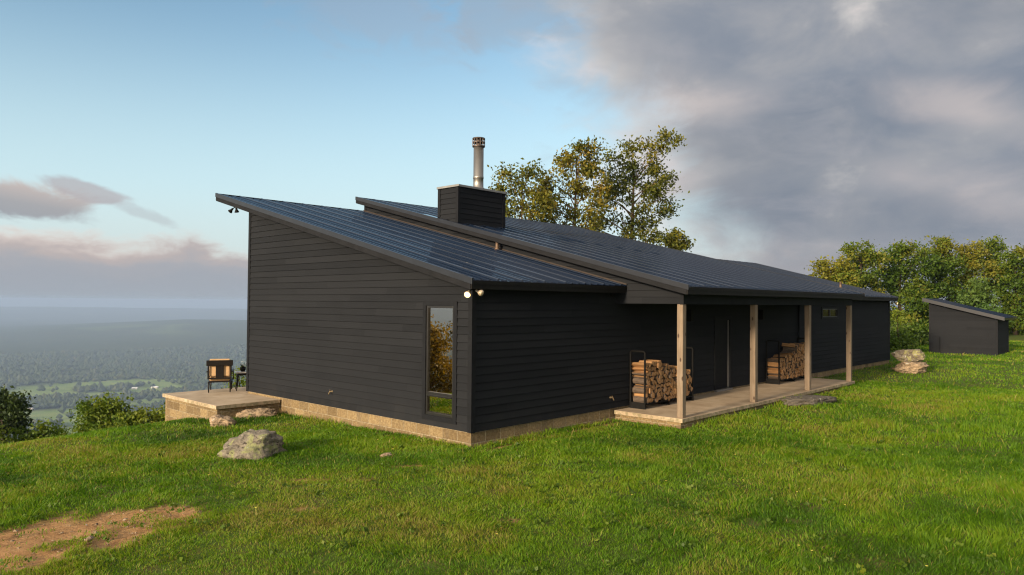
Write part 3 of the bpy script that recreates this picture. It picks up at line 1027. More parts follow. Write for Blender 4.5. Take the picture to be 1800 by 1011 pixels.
# porch slab, posts, beam, ceiling
s_ = MB(); s_.box(4.59, 15.75, -1.80, -0.016, -0.135, -0.045)
slab = child(s_, 'porch_slab', M['concrete'], house, bevel=0.008)
s_ = MB(); s_.box(4.63, 15.70, -1.74, -0.02, -0.9, -0.137)
child(s_, 'slab_base', M['block'], slab)
s_ = MB(); s_.box(GX0, 15.6, -1.76, -1.62, 2.44, 2.66)
child(s_, 'porch_beam', M['trim'], house)
s_ = MB(); s_.box(GX0 + 0.02, 15.58, -1.62, -0.02, 2.53, 2.56)
child(s_, 'porch_ceiling', M['fascia'], house)
for i, px in enumerate((4.74, 8.36, 11.98, 15.52)):
    s_ = MB()
    h = 0.0735
    rnd = random.Random(i)
    zs = [-0.045, 0.5, 1.1, 1.7, 2.439]
    for k in range(4):
        pass
    ring = []
    for z in zs:
        j = lambda: rnd.uniform(-0.003, 0.003)
        ring.append([(px - h + j(), -1.69 - h + j(), z), (px + h + j(), -1.69 - h + j(), z), (px + h + j(), -1.69 + h + j(), z), (px - h + j(), -1.69 + h + j(), z)])
    s_.v = [p for r_ in ring for p in r_]
    s_.f = [(3, 2, 1, 0), tuple(16 + k for k in range(4))]
    for k in range(4):
        for e in range(4):
            s_.f.append((k * 4 + e, k * 4 + (e + 1) % 4, k * 4 + 4 + (e + 1) % 4, k * 4 + 4 + e))
    child(s_, 'porch_post', M['post'], house, bevel=0.012)

# terrace behind the west wall
s_ = MB(); s_.box(-1.68, -0.03, 6.93, 10.1, -0.135, -0.045)
s_.box(-0.03, 4.6, 8.78, 10.1, -0.135, -0.045)
terrace = child(s_, 'terrace_slab', M['concrete'], house, bevel=0.008)
s_ = MB(); s_.box(-1.62, -0.001, 6.99, 10.04, -2.6, -0.137)
child(s_, 'terrace_base', M['block'], terrace)

# chimney
ch = MB()
cx0, cx1, cy0, cy1, ct = 4.76, 6.70, 5.60, 6.45, 5.80
for reg, fn in (([(cx0, ZM(cy0) + 0.02), (cx1, ZM(cy0) + 0.02), (cx1, ct), (cx0, ct)], lambda u, z, d: (u, cy0 - d, z)),
                ([(cx0, ZM(cy1)), (cx1, ZM(cy1)), (cx1, ct), (cx0, ct)], lambda u, z, d: (u, cy1 + d, z)),
                ([(cy0, ZM(cy0)), (cy1, ZM(cy1)), (cy1, ct), (cy0, ct)], lambda u, z, d: (cx0 - d, u, z)),
                ([(cy0, ZM(cy0)), (cy1, ZM(cy1)), (cy1, ct), (cy0, ct)], lambda u, z, d: (cx1 + d, u, z))):
    siding(ch, [reg], fn, z00=4.72)
chim = child(ch, 'chimney', M['siding'], house)
for xa, ya in ((cx0, cy0), (cx1, cy0), (cx0, cy1)):
    sx, sy = (1 if xa == cx0 else -1), (1 if ya == cy0 else -1)
    f = MB(); ell(f, xa, ya, sx, sy, ZM(ya) + 0.03, ct)
    child(f, 'corner_trim', M['trim'], chim)
f = MB()
f.box(cx0 - 0.05, cx1 + 0.05, cy0 - 0.05, cy1 + 0.05, ct + 0.001, ct + 0.065)
f.hexa([(cx0 - 0.02, cy0 - 0.02, ct + 0.066), (cx1 + 0.02, cy0 - 0.02, ct + 0.066), (cx1 + 0.02, cy1 + 0.02, ct + 0.066), (cx0 - 0.02, cy1 + 0.02, ct + 0.066),
        (cx0 + 0.3, cy0 + 0.35, ct + 0.115), (cx1 - 0.3, cy0 + 0.35, ct + 0.115), (cx1 - 0.3, cy1 - 0.35, ct + 0.115), (cx0 + 0.3, cy1 - 0.35, ct + 0.115)])
child(f, 'chimney_cap', M['flash'], chim, bevel=0.004)
PX, PY = 5.955, 6.0
f = MB()
f.lathe((PX, PY, ct + 0.08), [(0.20, 0), (0.19, 0.05), (0.158, 0.08), (0.155, 0.34), (0.162, 0.345), (0.162, 0.41), (0.155, 0.415), (0.155, 1.33)], 32)
child(f, 'flue_pipe', M['steel'], chim, True)
f = MB()
zc = ct + 0.08 + 1.31
f.lathe((PX, PY, zc), [(0.150, 0), (0.195, 0.01), (0.195, 0.045)], 24)
f.lathe((PX, PY, zc), [(0.195, 0.13), (0.197, 0.14), (0.197, 0.155), (0.195, 0.165)], 24)
f.lathe((PX, PY, zc), [(0.195, 0.245), (0.20, 0.26), (0.19, 0.285), (0.05, 0.30)], 24)
for k in range(12):
    an = 2 * PI * k / 12
    f.tube([(PX + 0.188 * math.cos(an), PY + 0.188 * math.sin(an), zc + 0.03), (PX + 0.188 * math.cos(an), PY + 0.188 * math.sin(an), zc + 0.26)], 0.014, 6)
f.lathe((PX, PY, zc), [(0.09, 0.03), (0.09, 0.24)], 16)
child(f, 'flue_cap', M['steeldark'], chim)
f = MB()                                         # cricket that sheds water behind the chimney
yc = 7.15
f.poly([(cx0 - 0.05, cy1 + 0.03, ZM(cy1) + 0.03), (5.73, cy1 + 0.03, ZM(cy1) + 0.24), (5.73, yc, ZM(yc) + 0.035)])
f.poly([(cx1 + 0.05, cy1 + 0.03, ZM(cy1) + 0.03), (5.73, yc, ZM(yc) + 0.035), (5.73, cy1 + 0.03, ZM(cy1) + 0.24)])
f.slope(cx0 - 0.30, cx0 - 0.02, cy0 - 0.16, yc - 0.2, lambda y: ZM(y) + 0.025, lambda y: ZM(y) + 0.030)
f.slope(cx0 - 0.02, cx1 + 0.10, cy0 - 0.16, cy0 - 0.025, lambda y: ZM(y) + 0.025, lambda y: ZM(y) + 0.030)
child(f, 'flashing', M['roof'], chim)

# pipes, taps, lamps
for (x, y, zf) in ((4.50, 3.75, ZL), (22.6, 0.95, ZT)):
    f = MB(); f.lathe((x, y, zf(y)), [(0.09, 0.02), (0.05, 0.06), (0.045, 0.27), (0.052, 0.275), (0.052, 0.30)], 14)
    child(f, 'vent_pipe', m_plain('vent_pipe_metal', (0.13, 0.085, 0.055), 0.6, 0.3, 0.4, 9, 0.05), house, True)
for c_, ax in (((4.46, 0, 0.26), Vector((0, -1, 0))), ((0, 4.64, 0.36), Vector((-1, 0, 0)))):
    f = MB()
    c_ = Vector(c_)
    f.lathe(c_, [(0.035, 0.0), (0.035, 0.012), (0.014, 0.015), (0.014, 0.08)], 12, ax)
    f.lathe(c_ + ax * 0.055, [(0.008, 0.0), (0.008, 0.03), (0.020, 0.032), (0.020, 0.042)], 12, Vector((0, 0, 1)))
    f.tube([c_ + ax * 0.07, c_ + ax * 0.10 - Vector((0, 0, 0.06))], 0.013, 8)
    child(f, 'hose_tap', M['brass'], house, True)
for x in (7.95, 12.43):
    f = MB()
    f.box(x - 0.06, x + 0.06, -0.035, -0.012, 2.0, 2.26)
    f.box(x - 0.075, x + 0.075, -0.17, -0.036, 1.98, 2.28)
    child(f, 'wall_lamp', M['blackmetal'], house, bevel=0.006)


def flood(c, heads, label):
    """twin bulb holder under an overhang: heads = [(aim, lit)]"""
    f = MB()
    c = Vector(c)
    f.lathe(c, [(0.055, 0.0), (0.055, -0.03), (0.02, -0.035)], 14)
    for aim, lit, off in heads:
        a_ = Vector(aim).normalized()
        f.tube([c + Vector((0, 0, -0.03)), c + Vector(off)], 0.014, 8)
    base = child(f, 'flood_light', M['blackmetal'], house, True)
    base['label'] = label
    for aim, lit, off in heads:
        a_ = Vector(aim).normalized()
        q = c + Vector(off)
        g = MB(); g.lathe(q - a_ * 0.03, [(0.026, 0.0), (0.030, 0.05), (0.060, 0.11), (0.062, 0.125)], 18, a_)
        h_ = child(g, 'bulb_shade', M['blackmetal'] if lit == 0 else M['bulbdim'], base, True)
        if lit:
            g = MB(); g.lathe(q + a_ * 0.096, [(0.058, 0.0), (0.052, 0.018), (0.03, 0.028), (0.005, 0.031)], 18, a_)
            child(g, 'bulb', M['bulbon'] if lit == 2 else M['bulbdim'], base, True)


flood((-0.13, -0.13, ZL(-0.13) - 0.168), [((-0.75, -0.35, -0.55), 2, (-0.09, -0.01, -0.09)), ((0.25, -0.9, -0.45), 1, (0.05, -0.09, -0.07))], 'corner floodlight with one bulb lit')
flood((-0.14, 9.30, ZL(9.30) - 0.168), [((-0.35, 0.75, -0.75), 0, (-0.05, 0.09, -0.10)), ((0.10, -0.15, -1.0), 0, (-0.02, -0.10, -0.10))], 'unlit floodlight under the high overhang')
flood((26.17, -0.16, ZT(-0.16) - 0.168), [((0.75, -0.6, -0.4), 2, (0.06, -0.03, -0.09)), ((0.8, 0.4, -0.5), 1, (0.05, 0.08, -0.08))], 'far corner floodlight, lit')
f = MB(); f.lathe((4.25, -0.16, ZL(-0.16) - 0.17), [(0.05, 0), (0.05, -0.03), (0.035, -0.09), (0.02, -0.1)], 14)
child(f, 'security_camera', M['blackmetal'], house, True)
f = MB(); f.tube([(15.5, -0.05, 2.5), (15.5, -0.05, -0.1)], 0.035, 8)
child(f, 'downspout', M['trim'], house, True)

# bath and tap inside
tub = thing('bathtub', (0.95, 0.95, 0.036), 'white freestanding bathtub standing behind the tall window', 'bathtub')
f = MB()
n = 28
prof = [(0.50, 0.27, 0.0), (0.56, 0.31, 0.05), (0.66, 0.36, 0.35), (0.74, 0.40, 0.60), (0.765, 0.42, 0.61), (0.765, 0.42, 0.63), (0.72, 0.375, 0.625), (0.64, 0.33, 0.35), (0.52, 0.26, 0.12)]
for ry, rx, z in prof:
    for j in range(n):
        an = 2 * PI * j / n
        f.v.append((rx * math.copysign(abs(math.cos(an)) ** 0.8, math.cos(an)), ry * math.copysign(abs(math.sin(an)) ** 0.8, math.sin(an)), z))
for k in range(len(prof) - 1):
    for j in range(n):
        f.f.append((k * n + j, k * n + (j + 1) % n, k * n + n + (j + 1) % n, k * n + n + j))
f.f.append(tuple(reversed(range(n)))); f.f.append(tuple((len(prof) - 1) * n + j for j in range(n)))
child(f, 'basin', M['white'], tub, True)
tap = thing('tub_filler', (0.42, 1.25, 0.036), 'black freestanding bath tap arching over the tub', 'tap')
f = MB()
f.tube([(0, 0, 0), (0, 0, 0.95), (0.03, -0.03, 1.05), (0.10, -0.10, 1.08), (0.16, -0.16, 1.03), (0.17, -0.17, 0.97)], 0.02, 10)
f.lathe((0, 0, 0), [(0.06, 0), (0.06, 0.02)], 16)
child(f, 'spout', M['blackmetal'], tap, True)
f = MB(); f.tube([(-0.05, 0.12, 0.86), (0, 0, 0.84), (0.04, -0.08, 0.82)], 0.016, 8); f.tube([(-0.05, 0.12, 0.86), (-0.06, 0.13, 0.98)], 0.016, 8)
child(f, 'handle', M['blackmetal'], tap, True)

# ------------------------------------------------------------------ firewood
def make_rack(loc, length, label):
    r = thing('firewood_rack', loc, label, 'firewood rack', 'black firewood racks on the porch')
    for x in (0.0, length):
        f = MB()
        f.tube([(x, 0, 0.10), (x, 0, 1.33), (x, 0.03, 1.355), (x, 0.37, 1.355), (x, 0.40, 1.33), (x, 0.40, 0.10)], 0.024, 6)
        child(f, 'upright', M['blackmetal'], r)
    for y in (0.02, 0.38):
        f = MB()
        f.box(0, length, y - 0.018, y + 0.018, 0.10, 0.14)
        child(f, 'rail', M['blackmetal'], r)
    for x in (0.0, length):
        f = MB(); f.box(x - 0.02, x + 0.02, -0.02, 0.42, 0.0, 0.15)
        child(f, 'foot', M['blackmetal'], r)
    f = MB(); f.box(length * 0.5 - 0.015, length * 0.5 + 0.015, 0.0, 0.40, 0.0, 0.10)
    child(f, 'foot', M['blackmetal'], r)
    return r


def log_mesh(seed):
    """a split log lying along y: a wedge or half round with bark on its curved side"""
    rnd = random.Random(seed)
    kind = rnd.random()
    if kind < 0.6:                               # wedge
        a0, a1 = 0.0, rnd.uniform(0.9, 1.6)
        r = rnd.uniform(0.105, 0.135)
        arc = [(r * math.cos(a0 + (a1 - a0) * k / 4), r * math.sin(a0 + (a1 - a0) * k / 4)) for k in range(5)]
        pr = [(0, 0)] + arc
        bark = [0] + [1] * 5
    elif kind < 0.85:                            # half
        r = rnd.uniform(0.07, 0.09)
        pr = [(r * math.cos(PI * k / 6), r * math.sin(PI * k / 6) * 0.95) for k in range(7)]
        bark = [1] * 7
    else:
        r = rnd.uniform(0.05, 0.065)
        pr = [(r * math.cos(2 * PI * k / 8), r * math.sin(2 * PI * k / 8)) for k in range(8)]
        bark = [1] * 8
    cx = sum(p[0] for p in pr) / len(pr); cz = sum(p[1] for p in pr) / len(pr)
    pr = [(p[0] - cx + rnd.uniform(-.006, .006), p[1] - cz + rnd.uniform(-.006, .006)) for p in pr]
    n = len(pr)
    L = 0.21
    # the curved side carries bark; the flat faces and both ends are raw wood
    v, fs, bk = [], [], []
    def quad(pts, b):
        i = len(v)
        v.extend(pts); bk.extend([b] * len(pts)); fs.append(tuple(range(i, i + len(pts))))
    for k in range(n):
        p, q = pr[k], pr[(k + 1) % n]
        b = 1 if (bark[k] and bark[(k + 1) % n] and not (kind >= 0.6 and kind < 0.85 and k == n - 1)) else 0
        quad([(p[0], -L, p[1]), (q[0], -L, q[1]), (q[0] * 1.02, L, q[1] * 1.02), (p[0] * 1.02, L, p[1] * 1.02)], b)
    quad([(p[0], -L, p[1]) for p in reversed(pr)], 0)
    quad([(p[0], L, p[1]) for p in pr], 0)
    me = bpy.data.meshes.new('firewood_log')
    me.from_pydata(v, [], fs)
    a = me.attributes.new('bark', 'FLOAT', 'POINT')
    a.data.foreach_set('value', bk)
    me.materials.append(M['log'])
    return me


LOGS = [log_mesh(k) for k in range(14)]


def stack(loc, length, topf, label, group, seed, messy=0.0):
    rnd = random.Random(seed)
    lx, ly, lz = loc
    row, z = 0, 0.20
    while z < 1.35:
        x = 0.10 + (row % 2) * 0.055
        while x < length - 0.06:
            if z <= topf(x):
                o = bpy.data.objects.new('firewood_log', rnd.choice(LOGS))
                COL.objects.link(o)
                o.location = (lx + x + rnd.uniform(-.012, .012), ly + 0.20 + rnd.uniform(-0.035, 0.035), lz + z + rnd.uniform(-.01, .01))
                m_ = messy if z > 0.75 else 0
                o.rotation_euler = (rnd.uniform(-0.03, 0.03) + m_ * rnd.uniform(-.2, .2), rnd.uniform(0, 2 * PI), rnd.uniform(-0.05, 0.05) + m_ * rnd.uniform(-.6, .6))
                k = rnd.uniform(0.88, 1.1)
                o.scale = (k, rnd.uniform(0.92, 1.06), k)
                tag(o, label, 'firewood log', group)
            x += rnd.uniform(0.108, 0.135)
        z += 0.103
        row += 1


make_rack((5.20, -0.46, -0.045), 2.25, 'black steel firewood rack stacked nearly full beside the nearest porch post')
stack((5.20, -0.46, -0.045), 2.25, lambda x: 1.12 if x < 0.75 else (1.0 if x < 1.15 else (0.9 if x < 1.6 else 0.78)), 'split log in the fuller firewood rack near the first porch post', 'split logs in the near rack', 3)
make_rack((12.82, -0.48, -0.045), 2.5, 'black steel firewood rack with a ragged pile beside the third porch post')
stack((12.82, -0.48, -0.045), 2.5, lambda x: 0.80 if x < 0.55 else (0.90 if x < 0.95 else (1.02 if x < 1.2 else 1.17)), 'split log in the ragged pile by the third porch post', 'split logs in the far rack', 9, 1.0)

# ------------------------------------------------------------------ terrace chair and table
ch = thing('armchair', (-0.33, 9.62, -0.045), 'dark wood armchair with tan cushions on the terrace, seen from behind', 'armchair', rz=-0.50)
# local axes: back towards -y, seat towards +y
f = MB()
f.box(-0.335, 0.335, -0.40, -0.34, 0.72, 0.87)
child(f, 'top_rail', M['darkwood'], ch, bevel=0.008)
f = MB(); f.box(-0.10, 0.10, -0.372, -0.352, 0.40, 0.72)
child(f, 'splat', M['darkwood'], ch, bevel=0.004)
f = MB()
for x in (-0.285, 0.285):
    f.box(x - 0.02, x + 0.02, -0.375, -0.335, 0.36, 0.72)
f.box(-0.265, 0.265, -0.372, -0.338, 0.36, 0.405)
f.box(-0.29, 0.29, -0.372, 0.36, 0.27, 0.30)
child(f, 'seat_frame', M['darkwood'], ch, bevel=0.004)
for x, y in ((-0.27, -0.35), (0.27, -0.35), (-0.27, 0.33), (0.27, 0.33)):
    f = MB(); f.tube([(x, y, 0.27), (x, y, 0.0)], [0.026, 0.014], 8)
    child(f, 'leg', M['darkwood'], ch, True)
for s in (-1, 1):
    f = MB()
    f.box(s * 0.31 - 0.022, s * 0.31 + 0.022, -0.33, 0.34, 0.545, 0.575)
    f.box(s * 0.31 - 0.016, s * 0.31 + 0.016, 0.29, 0.325, 0.27, 0.545)
    child(f, 'armrest', M['darkwood'], ch, bevel=0.006)
f = MB(); f.box(-0.262, 0.262, -0.30, 0.34, 0.305, 0.42)
child(f, 'seat_cushion', M['cushion'], ch, bevel=0.035)
f = MB(); f.box(-0.262, 0.262, -0.335, -0.22, 0.425, 0.90)
child(f, 'back_cushion', M['cushion'], ch, bevel=0.035)

tb = thing('side_table', (0.26, 9.42, -0.045), 'small dark side table with pale top beside the house corner', 'side table', rz=-0.4)
f = MB(); f.box(-0.22, 0.22, -0.22, 0.22, 0.48, 0.515)
child(f, 'table_top', M['tableTop'], tb, bevel=0.006)
f = MB(); f.box(-0.20, 0.20, -0.20, 0.20, 0.42, 0.479)
child(f, 'apron', M['darkwood'], tb)
for x in (-0.18, 0.18):
    for y in (-0.18, 0.18):
        f = MB(); f.tube([(x, y, 0.43), (x * 1.02, y * 1.02, 0.2), (x * 1.2, y * 1.2, 0.0)], [0.022, 0.017, 0.012], 8)
        child(f, 'leg', M['darkwood'], tb, True)
fp = thing('flower_pot', (0.20, 9.40, 0.471), 'dark pot of white flowers standing on the side table', 'flower pot')
f = MB(); f.lathe((0, 0, 0), [(0.05, 0), (0.075, 0.05), (0.08, 0.11), (0.07, 0.12)], 16)
child(f, 'pot', M['blackmetal'], fp, True)
rnd = random.Random(4)
f = MB()
for k in range(16):
    an, r_, z = rnd.uniform(0, 2 * PI), rnd.uniform(0.02, 0.11), rnd.uniform(0.15, 0.27)
    c_ = Vector((r_ * math.cos(an), r_ * math.sin(an), z))
    for q in range(5):
        b_ = 2 * PI * q / 5 + rnd.random()
        e = Vector((math.cos(b_), math.sin(b_), 0.25 * rnd.uniform(-1, 1)))
        p_ = Vector((-e.y, e.x, 0.2))
        f.poly([c_, c_ + e * 0.022 + p_ * 0.014, c_ + e * 0.040, c_ + e * 0.022 - p_ * 0.014])
child(f, 'blossom', M['petal'], fp)
f = MB()
for k in range(26):
    an = rnd.uniform(0, 2 * PI)
    e = Vector((math.cos(an), math.sin(an), 0)) * rnd.uniform(0.05, 0.13)
    c_ = Vector((0, 0, 0.11))
    t_ = c_ + e + Vector((0, 0, rnd.uniform(0.0, 0.13)))
    p_ = Vector((-e.y, e.x, 0)) * 0.2
    f.poly([c_, (c_ + t_) / 2 + p_, t_, (c_ + t_) / 2 - p_])
lf = child(f, 'leaves', M['bush'], fp)

# ------------------------------------------------------------------ shed
shed = thing('shed', (34.5, -1.2, 0.05), 'small black lap-sided shed with lean-to roof on the far lawn', 'shed')
f = MB()
SY0, SY1, SD = -1.55, 1.55, 3.1
zt = lambda u: 2.30 + 0.262 * (u - 0.0) - 0.10
siding(f, [[(SY0, -0.2), (SY1, -0.2), (SY1, zt(SY1)), (SY0, zt(SY0))]], lambda u, z, d: (-d, u, z))
siding(f, [[(SY0, -0.2), (SY1, -0.2), (SY1, zt(SY1)), (SY0, zt(SY0))]], lambda u, z, d: (SD + d, u, z))
siding(f, [[(0, -0.2), (SD, -0.2), (SD, zt(SY0)), (0, zt(SY0))]], lambda u, z, d: (u, SY0 - d, z))
siding(f, [[(0, -0.2), (SD, -0.2), (SD, zt(SY1)), (0, zt(SY1))]], lambda u, z, d: (u, SY1 + d, z))
child(f, 'wall', M['siding'], shed)
f = MB()
f.box(-0.02, -0.001, SY0 - 0.02, SY0 + 0.08, -0.2, zt(SY0)); f.box(-0.001, 0.08, SY0 - 0.02, SY0 - 0.001, -0.2, zt(SY0))
f.box(SD - 0.08, SD + 0.02, SY0 - 0.02, SY0 - 0.001, -0.2, zt(SY0)); f.box(-0.02, -0.001, SY1 - 0.08, SY1, -0.2, zt(SY1 - 0.08))
child(f, 'corner_trim', M['trim'], shed)
f = MB(); f.tube([(-0.05, 1.05, -0.1), (-0.05, 1.05, 0.75)], 0.025, 8)
child(f, 'pipe', M['trim'], shed)
zr = lambda u: zt(u) + 0.02
f = MB()
nn = 16
a_, b_ = -0.3, SD + 0.3
for k in range(nn):
    xa = a_ + (b_ - a_) * k / nn
    st = (b_ - a_) / nn
    for (d0, h0), (d1, h1) in (((0, 0.13), (0.03, 0.105)), ((0.03, 0.105), (st - 0.03, 0.105)), ((st - 0.03, 0.105), (st, 0.13))):
        f.poly([(xa + d0, SY0 - 0.35, zr(SY0 - 0.35) + h0), (xa + d1, SY0 - 0.35, zr(SY0 - 0.35) + h1), (xa + d1, SY1 + 0.25, zr(SY1 + 0.25) + h1), (xa + d0, SY1 + 0.25, zr(SY1 + 0.25) + h0)])
f.slope(a_ + 0.01, b_ - 0.01, SY0 - 0.345, SY1 + 0.245, lambda y: zr(y) - 0.02, lambda y: zr(y) + 0.10)
sr = child(f, 'roof', M['roof'], shed)
f = MB(); f.slope(a_ - 0.015, a_ + 0.008, SY0 - 0.355, SY1 + 0.255, lambda y: zr(y) - 0.04, lambda y: zr(y) + 0.14)
child(f, 'rake_trim', M['rake'], sr)

# ------------------------------------------------------------------ rocks
def rock(name, loc, size, rz, seed, material, label, group=None, cuts=(), rough=0.16, cat='boulder'):
    bm = bmesh.new()
    bmesh.ops.create_icosphere(bm, subdivisions=5, radius=1.0)
    rnd = random.Random(seed)
    off = Vector((rnd.uniform(0, 50), rnd.uniform(0, 50), rnd.uniform(0, 50)))
    planes = [(Vector(c[:3]).normalized(), c[3]) for c in cuts]
    for _ in range(9):
        n_ = Vector((rnd.uniform(-1, 1), rnd.uniform(-1, 1), rnd.uniform(-0.5, 1))).normalized()
        planes.append((n_, rnd.uniform(0.72, 0.95)))
    for v in bm.verts:
        p = v.co.copy()
        for n_, d_ in planes:
            k = p.dot(n_) - d_
            if k > 0: p -= n_ * (k * 0.92)
        q = p * 1.4 + off
        p += p.normalized() * (rough * noise.fractal(q, 0.75, 2.1, 6) + 0.10 * abs(noise.noise(q * 2.3)) + 0.06 * noise.fractal(Vector((q.x * 1.5, q.y * 1.5, q.z * 7)), 0.9, 2.0, 4))
        v.co = Vector((p.x * size[0], p.y * size[1], p.z * size[2]))
    me = bpy.data.meshes.new(name)
    bm.to_mesh(me); bm.free()
    o = link(name, me, material, smooth=True)
    o.location = loc
    o.rotation_euler.z = rz
    return tag(o, label, cat, group)


RK1 = m_rock('mossy_grey_rock', (0.20, 0.175, 0.135), (0.27, 0.28, 0.13), 0.10)
RK2 = m_rock('yellow_lichen_rock', (0.22, 0.18, 0.13), (0.33, 0.31, 0.13), 0.12)
RK3 = m_rock('tan_rock', (0.34, 0.25, 0.16), (0.33, 0.28, 0.17), 0.02)
RK4 = m_rock('dark_flat_rock', (0.12, 0.105, 0.085), (0.28, 0.27, 0.18), 0.0)
VR = YAW - PI / 2                                # turn so local x runs across the view
def on(px, py, depth):
    p = at(px, py, depth)
    return p
rock('boulder', (-3.05, 2.45, -0.20), (0.60, 0.44, 0.40), VR, 21, RK1, 'large mossy boulder alone on the lawn in front of the gable wall', cuts=((0.9, -0.2, 0.1, 0.72), (-0.75, -0.1, 0.6, 0.58), (0.05, 0, 1, 0.72)))
rock('boulder', (-1.85, 6.2, -0.33), (0.30, 0.22, 0.21), VR, 5, RK3, 'small tan rock in the grass below the terrace corner', 'rocks by the terrace', cuts=((0.3, 0, 1, 0.6),))
rock('boulder', (-0.72, 6.80, -0.36), (0.46, 0.22, 0.22), VR + 0.35, 8, RK3, 'long low rock against the terrace base', 'rocks by the terrace', cuts=((-0.2, 0, 1, 0.62),))
rock('boulder', (21.95, -1.85, 0.50), (0.62, 0.46, 0.30), VR, 12, RK2, 'yellow lichened boulder lying on top of another rock near the shed', 'two piled rocks near the shed', cuts=((0, 0, 1, 0.72), (0, -1, 0.1, 0.6)))
rock('boulder', (21.85, -1.95, 0.06), (0.62, 0.56, 0.29), VR, 31, RK3, 'flat grey rock under the yellow lichened boulder', 'two piled rocks near the shed', cuts=((0, 0, 1, 0.6),))
rock('rock_slab', (10.3, -2.35, -0.13), (0.95, 0.42, 0.17), -0.30, 14, RK4, 'flat dark rock half sunk in grass at the porch edge', cuts=((0, 0, 1, 0.55),), cat='rock')
for k, (x, y, sx, lab) in enumerate(((-1.55, 0.52, 0.11, 'small pinkish stone lying in the lawn near the house corner'), (-6.62, -0.72, 0.06, 'tiny pale stone on the bare orange soil'))):
    rock('stone', (x, y, gz(x, y) + 0.03), (sx, sx * 0.6, sx * 0.35), 0.5 * k, 50 + k, RK3, lab, cat='stone')

# ------------------------------------------------------------------ plants
def leaf_quads(c, size, rng, up=0.25, asp=0.55):
    """(n,3) centres -> rhombic leaves as quads"""
    n = len(c)
    a = rng.normal(size=(n, 3)); a[:, 2] += up
    a /= np.linalg.norm(a, axis=1)[:, None]
    b = rng.normal(size=(n, 3))
    b -= a * (a * b).sum(1)[:, None]
    b /= np.linalg.norm(b, axis=1)[:, None]
    s = (size * rng.uniform(0.6, 1.25, n))[:, None]
    fold = np.cross(a, b) * s * 0.12
    v = np.stack([c - a * s * 0.5, c + b * s * asp * 0.5 + fold, c + a * s * 0.5, c - b * s * asp * 0.5 + fold], 1)
    return v.reshape(-1, 3)


def make_tree(name, base, blobs, leaf, label, cat, group, material, bark, n_per=60, clus=26, r_trunk=0.2, seed=0, tint=0.0, lean=(0, 0), limb_from=0.35, cl_r=0.30, spread=1.0, twigs=True, up=0.25):
    """blobs: [(offset from base xyz, radius xyz)] describe the crown's uneven outline"""
    rng = np.random.default_rng(seed)
    rnd = random.Random(seed)
    root = thing(name, base, label, cat, group)
    top = max(b[0][2] for b in blobs)
    tk = MB()
    ax = []
    for k in range(8):
        q = k / 7
        ax.append(Vector((lean[0] * q + 0.10 * top / 8 * math.sin(q * 5 + seed), lean[1] * q + 0.10 * top / 8 * math.cos(q * 4 + seed), top * q * 0.93)))
    tk.tube(ax, [r_trunk * (1 - 0.86 * k / 7) for k in range(8)], 8)
    def along(q):
        k = min(6, int(q * 7)); f_ = q * 7 - k
        return ax[k].lerp(ax[k + 1], f_)
    if cat == 'bush':                            # foliage down to the ground
        low = min(b[0][2] for b in blobs)
        for o_, r_ in list(blobs)[:4]:
            for q in (0.25, 0.62):
                if low * q > 0.15:
                    blobs = list(blobs) + [((o_[0] * 0.8, o_[1] * 0.8, low * q), (r_[0], r_[1], max(r_[2], low * 0.25)))]
    V, T = [], []
    for (o, r) in blobs:
        o, r = Vector(o), Vector(r)
        zrel = max(limb_from * 0.6, min(0.95, (o.z - r.z * 0.7) / (top * 0.93)))
        st = along(zrel * 0.92)
        mid = st.lerp(o, 0.5) + Vector((rnd.uniform(-.2, .2), rnd.uniform(-.2, .2), rnd.uniform(0.0, 0.35))) * r.length * 0.3
        rr0 = max(0.025, r_trunk * 0.42 * (1 - zrel * 0.6))
        tk.tube([st, mid, o, o + Vector((0, 0, r.z * 0.6))], [rr0, rr0 * 0.65, rr0 * 0.4, 0.012], 5, False)
        vol = r.x * r.y * r.z
        nc = max(5, int(clus * vol ** (2 / 3)))
        d = rng.normal(size=(nc, 3)); d /= np.linalg.norm(d, axis=1)[:, None]
        rad = rng.uniform(0.35, 1.0, nc) ** 0.6
        cc = np.array(o)[None] + d * rad[:, None] * np.array(r)[None] * spread
        btone = rng.uniform(-0.18, 0.16)
        for c in cc:
            m_ = max(4, int(n_per * rng.uniform(0.5, 1.4)))
            p = c[None] + rng.normal(size=(m_, 3)) * cl_r * rng.uniform(0.7, 1.25) * np.array([1, 1, 0.75])
            V.append(leaf_quads(p, np.full(m_, leaf), rng, up))
            hgt = (c[2] - (o.z - r.z)) / (2 * r.z)
            tone = 0.30 + tint + btone + (0.10 if 'oak' in name else 0.26) * max(0.0, c[2] / top - 0.72) * 3.5 + rng.normal() * 0.17 + rng.normal(size=m_) * 0.11  # tint turns golden towards the crown top: sunlight painted into the leaf colour
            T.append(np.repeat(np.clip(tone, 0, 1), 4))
            if twigs and rng.random() < 0.5:
                q = Vector(c)
                tk.tube([o.lerp(q, 0.05) + Vector((0, 0, -0.2 * r.z)), o.lerp(q, 0.6), q], [rr0 * 0.35, rr0 * 0.22, 0.008], 4, False)
    child(tk, 'trunk', bark, root, True)
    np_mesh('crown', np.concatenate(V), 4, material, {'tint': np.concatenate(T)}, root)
    return root


def px_blobs(base, depth, rows, dscale=0.9):
    """crown lumps given where they stand in the photograph: (px, py, rx, ry) at one depth; thickness like width"""
    out = []
    for i, (px, py, rx, ry) in enumerate(rows):
        c = at(px, py, depth) - Vector(base)
        rx_, ry_ = rx * depth / FPX, ry * depth / FPX
        c += Vector((FW.x, FW.y, 0)) * (((i * 37) % 11) / 11 - 0.5) * rx_ * 1.6
        out.append(((c.x, c.y, c.z), (rx_, rx_ * dscale, ry_)))
    return out


